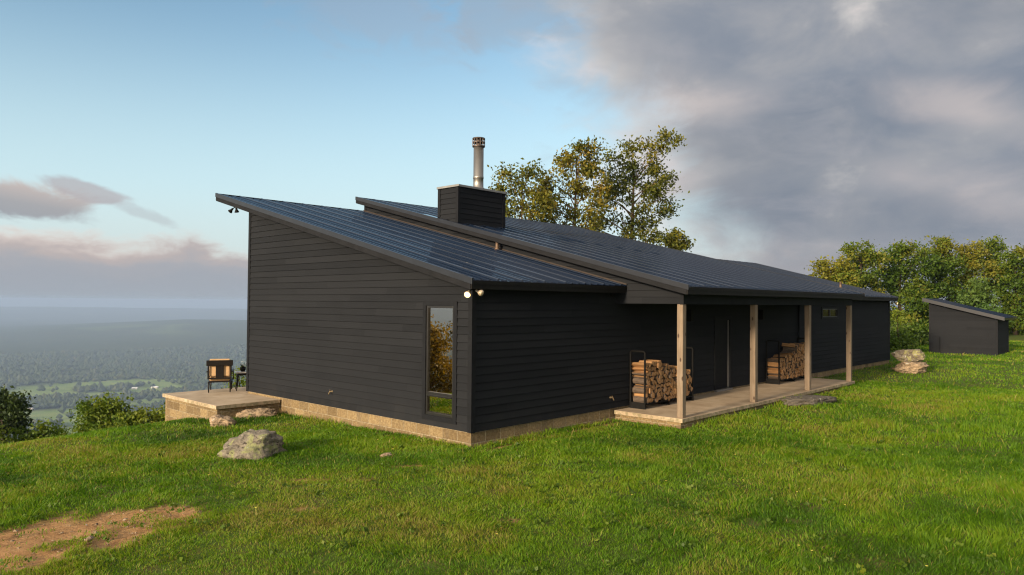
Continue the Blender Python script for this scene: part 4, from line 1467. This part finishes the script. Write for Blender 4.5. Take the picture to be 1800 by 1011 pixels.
def base_at(px, depth, drop=0.1):
    p = at(px, 540, depth)
    return (p.x, p.y, gz(p.x, p.y) - drop)


GO = 'oaks standing behind the roof'
b = base_at(918, 41)
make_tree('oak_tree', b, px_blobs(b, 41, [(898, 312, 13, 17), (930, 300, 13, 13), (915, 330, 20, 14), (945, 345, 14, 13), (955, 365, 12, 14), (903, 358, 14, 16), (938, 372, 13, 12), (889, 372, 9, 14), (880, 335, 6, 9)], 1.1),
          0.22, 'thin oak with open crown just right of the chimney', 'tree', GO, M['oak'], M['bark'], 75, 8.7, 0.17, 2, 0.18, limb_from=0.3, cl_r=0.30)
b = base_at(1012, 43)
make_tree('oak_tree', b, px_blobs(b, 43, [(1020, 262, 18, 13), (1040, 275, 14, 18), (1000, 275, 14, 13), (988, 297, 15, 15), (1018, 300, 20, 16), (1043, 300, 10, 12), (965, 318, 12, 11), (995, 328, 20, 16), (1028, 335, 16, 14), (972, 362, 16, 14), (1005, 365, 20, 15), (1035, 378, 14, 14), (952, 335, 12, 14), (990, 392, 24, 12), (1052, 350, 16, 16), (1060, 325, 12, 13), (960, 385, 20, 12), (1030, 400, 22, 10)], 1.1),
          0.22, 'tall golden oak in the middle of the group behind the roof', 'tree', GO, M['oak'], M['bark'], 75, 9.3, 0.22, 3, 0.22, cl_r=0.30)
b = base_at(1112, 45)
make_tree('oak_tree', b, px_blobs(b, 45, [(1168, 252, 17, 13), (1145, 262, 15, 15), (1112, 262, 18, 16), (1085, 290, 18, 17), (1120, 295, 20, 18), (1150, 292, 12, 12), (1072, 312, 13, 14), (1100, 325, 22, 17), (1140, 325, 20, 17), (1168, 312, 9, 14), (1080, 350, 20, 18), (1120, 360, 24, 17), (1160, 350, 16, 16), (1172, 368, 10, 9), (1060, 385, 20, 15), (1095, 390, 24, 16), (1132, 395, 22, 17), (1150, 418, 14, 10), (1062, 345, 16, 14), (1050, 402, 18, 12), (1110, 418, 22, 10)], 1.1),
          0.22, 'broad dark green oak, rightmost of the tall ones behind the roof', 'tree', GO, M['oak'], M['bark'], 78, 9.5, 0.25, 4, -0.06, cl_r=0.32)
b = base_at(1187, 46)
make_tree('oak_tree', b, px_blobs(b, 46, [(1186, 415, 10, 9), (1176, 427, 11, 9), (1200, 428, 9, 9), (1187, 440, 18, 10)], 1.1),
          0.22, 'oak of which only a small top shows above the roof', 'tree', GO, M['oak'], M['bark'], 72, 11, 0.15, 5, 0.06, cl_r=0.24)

GF = 'woodland trees beyond the shed'
FT = [  # px, depth, lumps, tint, label, kind
    (1455, 52, [(1440, 478, 16, 16), (1465, 470, 20, 20), (1455, 500, 30, 22), (1480, 492, 22, 24), (1445, 520, 22, 22), (1475, 525, 24, 25)], 0.34, 'golden oak leaning out behind the far roof', 'forest'),
    (1512, 56, [(1500, 446, 16, 14), (1525, 440, 16, 14), (1510, 470, 30, 22), (1535, 465, 20, 22), (1495, 495, 28, 24), (1530, 505, 32, 28), (1515, 545, 34, 30)], 0.22, 'rounded leafy tree behind the far house corner', 'forest'),
    (1580, 58, [(1568, 442, 18, 15), (1595, 436, 18, 13), (1580, 462, 32, 22), (1615, 460, 20, 22), (1560, 490, 26, 26), (1600, 500, 36, 30), (1580, 540, 40, 30), (1620, 535, 26, 28)], 0.12, 'dense green tree above the far floodlight', 'forest'),
    (1640, 60, [(1636, 434, 20, 13), (1655, 436, 16, 14), (1640, 460, 30, 22), (1665, 468, 20, 22), (1640, 500, 36, 28), (1670, 520, 30, 30)], 0.20, 'tall tree rising right behind the high side of the shed', 'forest'),
    (1698, 62, [(1690, 444, 20, 14), (1715, 448, 18, 14), (1700, 470, 30, 20), (1725, 478, 20, 20), (1690, 500, 30, 28)], 0.42, 'yellowish tree between the shed roof and the tall tree beyond', 'forest'),
    (1735, 64, [(1728, 434, 18, 14), (1745, 440, 15, 14), (1735, 465, 26, 22), (1750, 492, 26, 26), (1735, 520, 32, 30)], 0.16, 'tree with a rounded top above the low end of the shed', 'forest'),
    (1785, 60, [(1775, 452, 16, 14), (1797, 446, 20, 14), (1788, 475, 28, 22), (1810, 480, 26, 24), (1780, 510, 30, 28), (1805, 540, 36, 32), (1775, 556, 26, 22)], 0.24, 'woodland tree at the right edge of the lawn', 'forest'),
    (1905, 57, [(1900, 450, 26, 18), (1920, 480, 32, 25), (1895, 520, 36, 34), (1925, 550, 36, 30)], 0.18, 'woodland tree outside the lawn edge, second past the frame', 'forest'),
    (1975, 55, [(1970, 460, 26, 18), (1990, 490, 32, 25), (1965, 530, 36, 34)], 0.28, 'woodland tree outside the lawn edge, third past the frame', 'forest'),
    (1840, 58, [(1835, 455, 24, 20), (1850, 480, 30, 25), (1835, 520, 36, 34), (1860, 550, 36, 30)], 0.2, 'woodland tree just past the lawn edge', 'forest'),
]
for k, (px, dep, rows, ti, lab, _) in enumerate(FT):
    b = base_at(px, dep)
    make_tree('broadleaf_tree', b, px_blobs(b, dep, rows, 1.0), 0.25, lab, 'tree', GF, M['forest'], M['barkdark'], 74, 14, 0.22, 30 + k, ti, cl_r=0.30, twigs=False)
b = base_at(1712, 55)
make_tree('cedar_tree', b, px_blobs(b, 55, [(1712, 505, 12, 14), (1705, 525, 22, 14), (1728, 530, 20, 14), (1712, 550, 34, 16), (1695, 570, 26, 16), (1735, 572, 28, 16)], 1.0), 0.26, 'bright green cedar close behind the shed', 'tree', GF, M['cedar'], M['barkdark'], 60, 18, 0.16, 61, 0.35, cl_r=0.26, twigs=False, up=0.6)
b = base_at(1600, 46)
make_tree('bush', b, px_blobs(b, 46, [(1590, 572, 20, 14), (1612, 570, 18, 14), (1598, 590, 26, 12)], 1.0), 0.20, 'dark bush at the lawn edge left of the shed', 'bush', 'bushes along the lawn', M['forest'], M['barkdark'], 50, 22, 0.06, 62, 0.0, cl_r=0.26, twigs=False)
b = base_at(1577, 40)
make_tree('bush', b, px_blobs(b, 40, [(1572, 560, 12, 18), (1578, 585, 18, 16), (1570, 604, 14, 12), (1585, 605, 12, 10)], 1.0), 0.18, 'light green bush tucked against the far house corner', 'bush', 'bushes along the lawn', M['bush'], M['barkdark'], 46, 22, 0.05, 63, 0.12, cl_r=0.22, twigs=False)
b = base_at(1640, 64)
make_tree('bush', b, px_blobs(b, 64, [(1620, 560, 24, 20), (1660, 560, 26, 20), (1640, 575, 34, 14)], 1.0), 0.26, 'shady undergrowth bush behind the shed', 'bush', 'bushes along the lawn', M['forest'], M['barkdark'], 50, 16, 0.08, 64, -0.1, cl_r=0.34, twigs=False)
b = base_at(1780, 62)
make_tree('bush', b, px_blobs(b, 62, [(1770, 563, 26, 12), (1800, 560, 26, 14), (1825, 560, 26, 14)], 1.0), 0.24, 'low undergrowth at the lawn edge right of the shed', 'bush', 'bushes along the lawn', M['forest'], M['barkdark'], 50, 18, 0.06, 65, -0.08, cl_r=0.3, twigs=False)

# left slope
GB = 'bushes on the left edge of the hill'
b = base_at(200, 25, 0.2)
make_tree('bush', b, px_blobs(b, 25, [(170, 718, 18, 16), (198, 712, 22, 14), (154, 738, 20, 16), (188, 740, 28, 20), (214, 730, 18, 16), (225, 742, 18, 12), (165, 752, 24, 10)], 1.0), 0.12, 'rounded green bush left of the terrace', 'bush', GB, M['bush'], M['barkdark'], 60, 95, 0.05, 71, 0.12, cl_r=0.16)
b = base_at(245, 24, 0.2)
make_tree('bush', b, px_blobs(b, 24, [(235, 738, 20, 10), (262, 732, 20, 14), (282, 728, 16, 14), (210, 752, 20, 8), (245, 748, 26, 10)], 1.0), 0.12, 'low spreading bush beside the terrace wall', 'bush', GB, M['bush'], M['barkdark'], 56, 90, 0.04, 72, 0.28, cl_r=0.15)
b = base_at(75, 27, 0.2)
make_tree('bush', b, px_blobs(b, 27, [(58, 760, 18, 10), (85, 756, 16, 12), (100, 766, 14, 9), (40, 770, 18, 8), (75, 772, 26, 10)], 1.0), 0.13, 'brownish green bush below the pine', 'bush', GB, M['bush'], M['barkdark'], 56, 80, 0.05, 73, 0.02, cl_r=0.17)
b = base_at(8, 27, 0.2)
make_tree('pine_tree', b, px_blobs(b, 27, [(6, 698, 16, 10), (28, 706, 18, 9), (-8, 710, 18, 10), (38, 720, 12, 8), (12, 720, 22, 9), (-15, 728, 20, 9), (26, 734, 18, 7), (32, 746, 12, 5), (-5, 744, 20, 8), (14, 752, 14, 6)], 1.0), 0.16, 'dark pine at the left edge of the hilltop', 'tree', GB, M['pine'], M['barkdark'], 60, 40, 0.12, 74, 0.0, cl_r=0.17, up=0.5)
b = base_at(-40, 26, 0.2)
make_tree('bush', b, px_blobs(b, 26, [(-5, 760, 14, 12), (-30, 755, 25, 20), (5, 775, 12, 8)], 1.0), 0.12, 'light green bush at the foot of the pine', 'bush', GB, M['bush'], M['barkdark'], 40, 50, 0.05, 75, 0.3, cl_r=0.15)
b = base_at(424, 27.5, 0.1)
make_tree('bush', b, px_blobs(b, 27.5, [(425, 660, 11, 14), (415, 676, 14, 10), (432, 672, 12, 12), (420, 690, 16, 8)], 1.0), 0.11, 'small green bush behind the terrace chair', 'bush', GB, M['bush'], M['barkdark'], 30, 70, 0.05, 76, 0.2, cl_r=0.13)

# trees down the western slope: the tall window mirrors them
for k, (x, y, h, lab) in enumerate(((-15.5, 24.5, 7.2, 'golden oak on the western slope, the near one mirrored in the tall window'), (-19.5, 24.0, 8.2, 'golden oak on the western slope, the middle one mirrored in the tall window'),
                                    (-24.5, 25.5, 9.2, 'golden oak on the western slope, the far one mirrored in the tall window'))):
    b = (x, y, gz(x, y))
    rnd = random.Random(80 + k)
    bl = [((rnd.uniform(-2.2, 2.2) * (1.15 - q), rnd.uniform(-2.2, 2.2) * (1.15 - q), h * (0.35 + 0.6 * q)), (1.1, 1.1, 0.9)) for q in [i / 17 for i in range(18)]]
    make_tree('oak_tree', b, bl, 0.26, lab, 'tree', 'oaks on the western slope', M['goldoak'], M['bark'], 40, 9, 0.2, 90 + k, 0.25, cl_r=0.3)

# ------------------------------------------------------------------ valley: woods, farm buildings
def valley_stuff():
    rng = np.random.default_rng(5)
    n = 90000
    r = np.exp(rng.uniform(math.log(450), math.log(5200), n))
    th = rng.uniform(math.radians(44), math.radians(108), n)
    x, y = CAM.x + r * np.cos(th), CAM.y + r * np.sin(th)
    keep = rng.random(n) > field_np(x, y) * 0.97
    keep &= rng.random(n) < np.clip(0.25 + 1.2 * fbm(x / 150, y / 150, 8, 2), 0, 1)
    x, y, r = x[keep], y[keep], r[keep]
    z = ground_np(x, y)
    n = len(x)
    R_ = rng.uniform(4.5, 8.5, n) * np.clip(r / 1500, 1, 1.6)
    H_ = R_ * rng.uniform(1.1, 1.7, n)
    # eight-sided lumps: ring of 5, top
    V = []
    k = 5
    ph = rng.uniform(0, 2 * PI, n)
    ring = []
    for j in range(k):
        a_ = ph + 2 * PI * j / k
        q = rng.uniform(0.75, 1.2, n)
        ring.append(np.stack([x + R_ * q * np.cos(a_), y + R_ * q * np.sin(a_), z + H_ * rng.uniform(0.35, 0.6, n)], 1))
    top = np.stack([x + R_ * rng.uniform(-.3, .3, n), y + R_ * rng.uniform(-.3, .3, n), z + H_ * 1.15], 1)
    bot = np.stack([x, y, z - 2], 1)
    tris = []
    for j in range(k):
        tris.append(np.stack([ring[j], ring[(j + 1) % k], top], 1))
        tris.append(np.stack([ring[(j + 1) % k], ring[j], bot], 1))
    A = np.stack(tris, 1).reshape(-1, 3)
    tint = np.repeat(np.clip(rng.normal(0.4, 0.22, n), 0, 1), k * 2 * 3)
    m = m_leaf('valley_tree_crowns', [(0.022, 0.040, 0.012), (0.045, 0.066, 0.018), (0.085, 0.085, 0.028)], 0.0)
    o = np_mesh('valley_woods', A, 3, m, {'tint': tint})
    tag(o, 'hazy woods covering the valley floor below the hilltop', 'woods', kind='stuff')


valley_stuff()


def floor_hit(px, py):
    d_ = at(px, py, 1.0) - CAM
    t_ = 300.0
    while t_ < 22000:
        p = CAM + d_ * t_
        if p.z < gz(p.x, p.y) + 1: return p
        t_ *= 1.004
    return CAM + d_ * 5000


barnroof = m_plain('white_sheet_roof', (0.75, 0.75, 0.75), 0.5, 0, 0.05, 0.1, 0)
barnwall = m_plain('pale_barn_wall', (0.55, 0.52, 0.47), 0.8, 0, 0.1, 0.2, 0)
for px, py, L_, lab in ((222, 699, 42, 'long white barn among fields in the valley'), (162, 703, 24, 'white barn left of the long one in the valley'), (237, 684, 20, 'small white farm building beyond the long barn'),
                        (272, 682, 24, 'white farm building farthest right in the valley'), (53, 721, 16, 'tan farmhouse in the valley beside the pine')):
    p = floor_hit(px, py)
    o = thing('barn', (p.x, p.y, gz(p.x, p.y)), lab, 'barn', 'farm buildings in the valley', rz=VR + 0.1)
    f = MB(); f.box(-L_ / 2, L_ / 2, -6, 6, -3, 4.5)
    child(f, 'wall', barnwall, o)
    f = MB()
    f.hexa([(-L_ / 2 - .6, -6.8, 4.3), (L_ / 2 + .6, -6.8, 4.3), (L_ / 2 + .6, 6.8, 4.3), (-L_ / 2 - .6, 6.8, 4.3), (-L_ / 2 - .6, -0.1, 7.6), (L_ / 2 + .6, -0.1, 7.6), (L_ / 2 + .6, 0.1, 7.6), (-L_ / 2 - .6, 0.1, 7.6)])
    child(f, 'roof', barnroof if px != 53 else barnwall, o)

# ------------------------------------------------------------------ grass
def m_grass():
    m, t, b, out = mat('grass_blades')
    a = t.new('ShaderNodeAttribute', attribute_name='tint').outputs['Fac']
    c = t.ramp(a, [(0.0, (0.035, 0.092, 0.005)), (0.30, (0.088, 0.195, 0.008)), (0.55, (0.165, 0.290, 0.011)), (0.78, (0.225, 0.270, 0.022)), (1.0, (0.29, 0.225, 0.080))])
    t.l.new(c, b.inputs['Base Color'])
    b.inputs['Roughness'].default_value = 0.5
    b.inputs['Specular IOR Level'].default_value = 0.25
    tr = t.new('ShaderNodeBsdfTranslucent')
    t.l.new(t.mix(1.0, c, (1.2, 1.2, 0.7), 'MULTIPLY'), tr.inputs['Color'])
    mx = t.new('ShaderNodeMixShader')
    mx.inputs[0].default_value = 0.45
    t.l.new(b.outputs[0], mx.inputs[1]); t.l.new(tr.outputs[0], mx.inputs[2])
    t.l.new(mx.outputs[0], out.inputs['Surface'])
    return m


def blocked(x, y):
    k = (x > -0.03) & (x < XE) & (y > -0.03) & (y < 9)
    k |= (x > 4.58) & (x < 15.75) & (y > -1.81) & (y < 0.1)
    k |= (x > -1.68) & (x < 0.1) & (y > 6.92) & (y < 10.1)
    k |= (x > 34.5) & (x < 37.6) & (y > -2.75) & (y < 0.35)
    return k


def grass():
    rng = np.random.default_rng(3)
    X, Y, Hs = [], [], []
    for r0, r1, dens, w0 in ((3.0, 6.5, 1800, 1), (6.5, 10, 4400, 1), (10, 16, 2700, 1), (16, 28, 850, 1), (28, 62, 110, 1)):
        area = 0.5 * math.radians(88) * (r1 * r1 - r0 * r0)
        n = int(area * dens)
        r = np.sqrt(rng.uniform(r0 * r0, r1 * r1, n))
        th = YAW + rng.uniform(-math.radians(44), math.radians(44), n)
        X.append(CAM.x + r * np.cos(th)); Y.append(CAM.y + r * np.sin(th)); Hs.append(r)
    for r0, r1, dens in ((2.0, 14, 700), (14, 36, 160)):                   # thinner grass to either side of the view
        n = int(0.5 * math.radians(84) * (r1 * r1 - r0 * r0) * dens)
        r = np.sqrt(rng.uniform(r0 * r0, r1 * r1, n))
        th = YAW + rng.choice([-1, 1], n) * rng.uniform(math.radians(44), math.radians(86), n)
        X.append(CAM.x + r * np.cos(th)); Y.append(CAM.y + r * np.sin(th)); Hs.append(r * 1.35)
    x, y, r = np.concatenate(X), np.concatenate(Y), np.concatenate(Hs)
    s = -0.2 * x + 0.98 * y
    d = dirt_np(x, y)
    big = fbm(x / 3.2, y / 3.2, 12, 4)
    patch = fbm(x / 0.9, y / 0.9, 22, 3)
    clump = fbm(x / 0.28, y / 0.28, 23, 2)
    keep = ~blocked(x, y) & (s < 16) & (rng.random(len(x)) > d * (0.985 - 0.75 * np.clip((fbm(x / 0.32, y / 0.32, 29, 2) - 0.53) * 9, 0, 1))) & (rng.random(len(x)) < np.clip(0.55 + 1.3 * (clump - 0.25), 0.35, 1))
    x, y, r, big, patch, clump, d = [q[keep] for q in (x, y, r, big, patch, clump, d)]
    n = len(x)
    z = ground_np(x, y) + 0.07 * (fbm(x / 2.5, y / 2.5, 3, 4) - 0.5) - 0.012
    # longer, ranker grass towards the right foreground
    rank = np.clip((x * 0.72 - y * 0.70 - 4.5) / 5.0, 0, 1) * np.clip((26 - r) / 12, 0, 1)
    h = 0.72 * (0.050 + 0.060 * np.clip(patch * 1.5 - 0.3, 0, 1) ** 1.5 + 0.022 * clump) * rng.uniform(0.55, 1.35, n)
    h = h * (1 + rank * 0.7 * np.clip((patch - 0.35) * 4, 0, 1.3)) * (1 - 0.45 * d)
    dw = np.minimum(np.where((y > -0.1) & (y < 8.7), np.abs(x), 9), np.where((x > 0) & (x < 4.6), np.abs(y), 9))
    dw = np.minimum(dw, np.where((x > 4.6) & (x < 15.7), np.abs(y + 1.85), 9))
    h = h * (1 + 0.8 * np.clip((0.38 - dw) / 0.3, 0, 1) * rng.uniform(0.2, 1, n))
    tall = rng.random(n) < 0.005
    h = np.where(tall, h * 2.0, h)
    h = h * (1 - 0.25 * np.exp(-(((x + 4.6) / 3.6) ** 2 + ((y + 1.6) / 2.4) ** 2)))
    h *= np.clip(0.85 + r / 80, 0.85, 1.4)
    wdt = np.maximum(0.0034, r * 0.00047) * rng.uniform(0.7, 1.35, n)
    az_ = rng.uniform(0, 2 * PI, n)
    # blades of a tuft lean roughly together
    la = 2 * PI * fbm(x / 0.5, y / 0.5, 40, 2) * 2.2 + rng.normal(size=n) * 0.9
    ln = h * rng.uniform(0.15, 0.95, n)
    lx, ly = np.cos(la) * ln, np.sin(la) * ln
    wx, wy = np.cos(az_) * wdt, np.sin(az_) * wdt
    b0 = np.stack([x - wx, y - wy, z], 1); b1 = np.stack([x + wx, y + wy, z], 1)
    mx_ = x + lx * 0.35; my_ = y + ly * 0.35; mz = z + h * 0.62
    m0 = np.stack([mx_ - wx * 0.75, my_ - wy * 0.75, mz], 1); m1 = np.stack([mx_ + wx * 0.75, my_ + wy * 0.75, mz], 1)
    tp = np.stack([x + lx, y + ly, z + h], 1)
    q = np.stack([b0, b1, m1, m0, m0, m1, tp, tp], 1).reshape(-1, 3)      # two quads, the upper one closing to a tip
    dry = np.clip((fbm(x / 1.3, y / 1.3, 61, 4) - 0.46) * 5, 0, 1) * np.clip(1.15 - rank * 1.2, 0, 1) * np.clip((0.62 - big) * 6, 0, 1)
    zone = np.exp(-(((x + 4.6) / 3.6) ** 2 + ((y + 1.6) / 2.4) ** 2)) + 0.6 * np.exp(-(((x - 11) / 7.0) ** 2 + ((y + 4.3) / 1.6) ** 2))
    zone = np.clip(zone * (0.25 + 1.6 * fbm(x / 0.8, y / 0.8, 66, 3)), 0, 1.2)
    dry = np.clip(dry + 0.75 * zone, 0, 1)
    wide = fbm(x / 1.7 + 0.3 * y, y / 1.7, 91, 3)
    tint = 0.30 + 0.55 * (big - 0.45) + 0.35 * (patch - 0.5) + 0.7 * (wide - 0.5) + rng.normal(size=n) * 0.10 + dry * rng.uniform(0.1, 0.55, n)
    tint = np.where(rng.random(n) < 0.012 + 0.20 * dry, rng.uniform(0.8, 1.0, n), tint)
    tint = np.where(tall, rng.uniform(0.65, 1.0, n), tint)
    o = np_mesh('grass', q, 4, m_grass(), {'tint': np.repeat(np.clip(tint, 0, 1), 8)})
    tag(o, 'uneven green grass covering the hilltop lawn', 'grass', kind='stuff')
    return x, y


grass()

# broad-leaved weeds between the blades, pebbles on the bare soil
def weeds():
    rng = np.random.default_rng(18)
    n = 2600
    r = np.sqrt(rng.uniform(36, 700, n)); th = YAW + rng.uniform(-0.72, 0.72, n)
    x, y = CAM.x + r * np.cos(th), CAM.y + r * np.sin(th)
    keep = ~blocked(x, y) & (-0.2 * x + 0.98 * y < 8) & (fbm(x / 1.8, y / 1.8, 70, 3) > 0.46)
    x, y = x[keep], y[keep]
    V, T = [], []
    z = ground_np(x, y)
    for k in range(len(x)):
        m_ = int(rng.integers(5, 11))
        a_ = rng.uniform(0, 2 * PI, m_)
        q = rng.uniform(0.01, 0.07, m_)
        c = np.stack([x[k] + q * np.cos(a_), y[k] + q * np.sin(a_), z[k] + rng.uniform(0.02, 0.075, m_)], 1)
        V.append(leaf_quads(c, np.full(m_, rng.uniform(0.03, 0.06)), rng, 0.0, 0.8))
        T.append(np.repeat(np.clip(rng.normal(0.35, 0.2) + rng.normal(size=m_) * 0.08, 0, 1), 4))
    o = np_mesh('weeds', np.concatenate(V), 4, M['bush'], {'tint': np.concatenate(T)})
    tag(o, 'low broad-leaved weeds growing through the lawn', 'weeds', kind='stuff')


def pebbles():
    rng = np.random.default_rng(28)
    n = 5000
    x = rng.uniform(-9.5, -4.5, n); y = rng.uniform(-2.2, 1.8, n)
    d = dirt_np(x, y)
    k = (rng.random(n) < d * 0.16)
    x, y = x[k], y[k]
    z = ground_np(x, y) - 0.03
    V = []
    for a, b, c in zip(x, y, z):
        s_ = rng.uniform(0.008, 0.022) if rng.random() < 0.93 else rng.uniform(0.025, 0.045)
        p = rng.normal(size=(6, 3)); base = np.array([[1, 0, 0], [0, 1, 0], [-1, 0, 0], [0, -1, 0], [0, 0, 0.7], [0, 0, -0.7]]) + p * 0.22
        w_ = np.array([a, b, c + s_ * 0.2]) + base * s_
        for f_ in ((0, 1, 4), (1, 2, 4), (2, 3, 4), (3, 0, 4)):
            V += [w_[i] for i in f_]
    o = np_mesh('gravel', np.array(V), 3, RK3)
    tag(o, 'loose pebbles scattered on the bare orange soil', 'gravel', kind='stuff')


weeds()
pebbles()


# small yellow and white flowers in the lawn
def flowers():
    rng = np.random.default_rng(8)
    V = []
    spots = []
    for k in range(90):
        r = rng.uniform(8, 30); th = YAW + rng.uniform(-0.62, 0.62)
        x, y = CAM.x + r * math.cos(th), CAM.y + r * math.sin(th)
        if bool(blocked(np.array([x]), np.array([y]))[0]): continue
        spots.append((x, y, r))
    for x, y, r in spots:
        z = gz(x, y) + rng.uniform(0.05, 0.10)
        s_ = 0.010 + 0.0004 * r
        for q in range(5):
            a_ = 2 * PI * q / 5
            e = np.array([math.cos(a_), math.sin(a_), 0.25]); p_ = np.array([-math.sin(a_), math.cos(a_), 0])
            c = np.array([x, y, z])
            V += [c, c + e * s_ * 0.6 + p_ * s_ * 0.5, c + e * s_ * 1.3, c + e * s_ * 0.6 - p_ * s_ * 0.5]
    m = m_plain('yellow_petals', (0.75, 0.62, 0.10), 0.7, 0, 0.2, 0.7, 0)
    o = np_mesh('wildflowers', np.array(V), 4, m)
    tag(o, 'tiny yellow wildflowers scattered through the lawn', 'wildflowers', kind='stuff')


flowers()

# ------------------------------------------------------------------ haze over the valley
hz = MB()
hz.box(-26000, 26000, -26000, 26000, -385, 19)
hm = bpy.data.materials.new('haze_air')
hm.use_nodes = True
hn, hl = hm.node_tree.nodes, hm.node_tree.links
hn.clear()
ho = hn.new('ShaderNodeOutputMaterial')
pv = hn.new('ShaderNodeVolumePrincipled')
pv.inputs['Color'].default_value = (0.41, 0.545, 0.79, 1)
pv.inputs['Density'].default_value = 0.00013
pv.inputs['Anisotropy'].default_value = 0.0
hl.new(pv.outputs[0], ho.inputs['Volume'])
haze = hz.build('haze', hm)
tag(haze, 'pale morning haze filling the valley air', 'haze', kind='stuff')
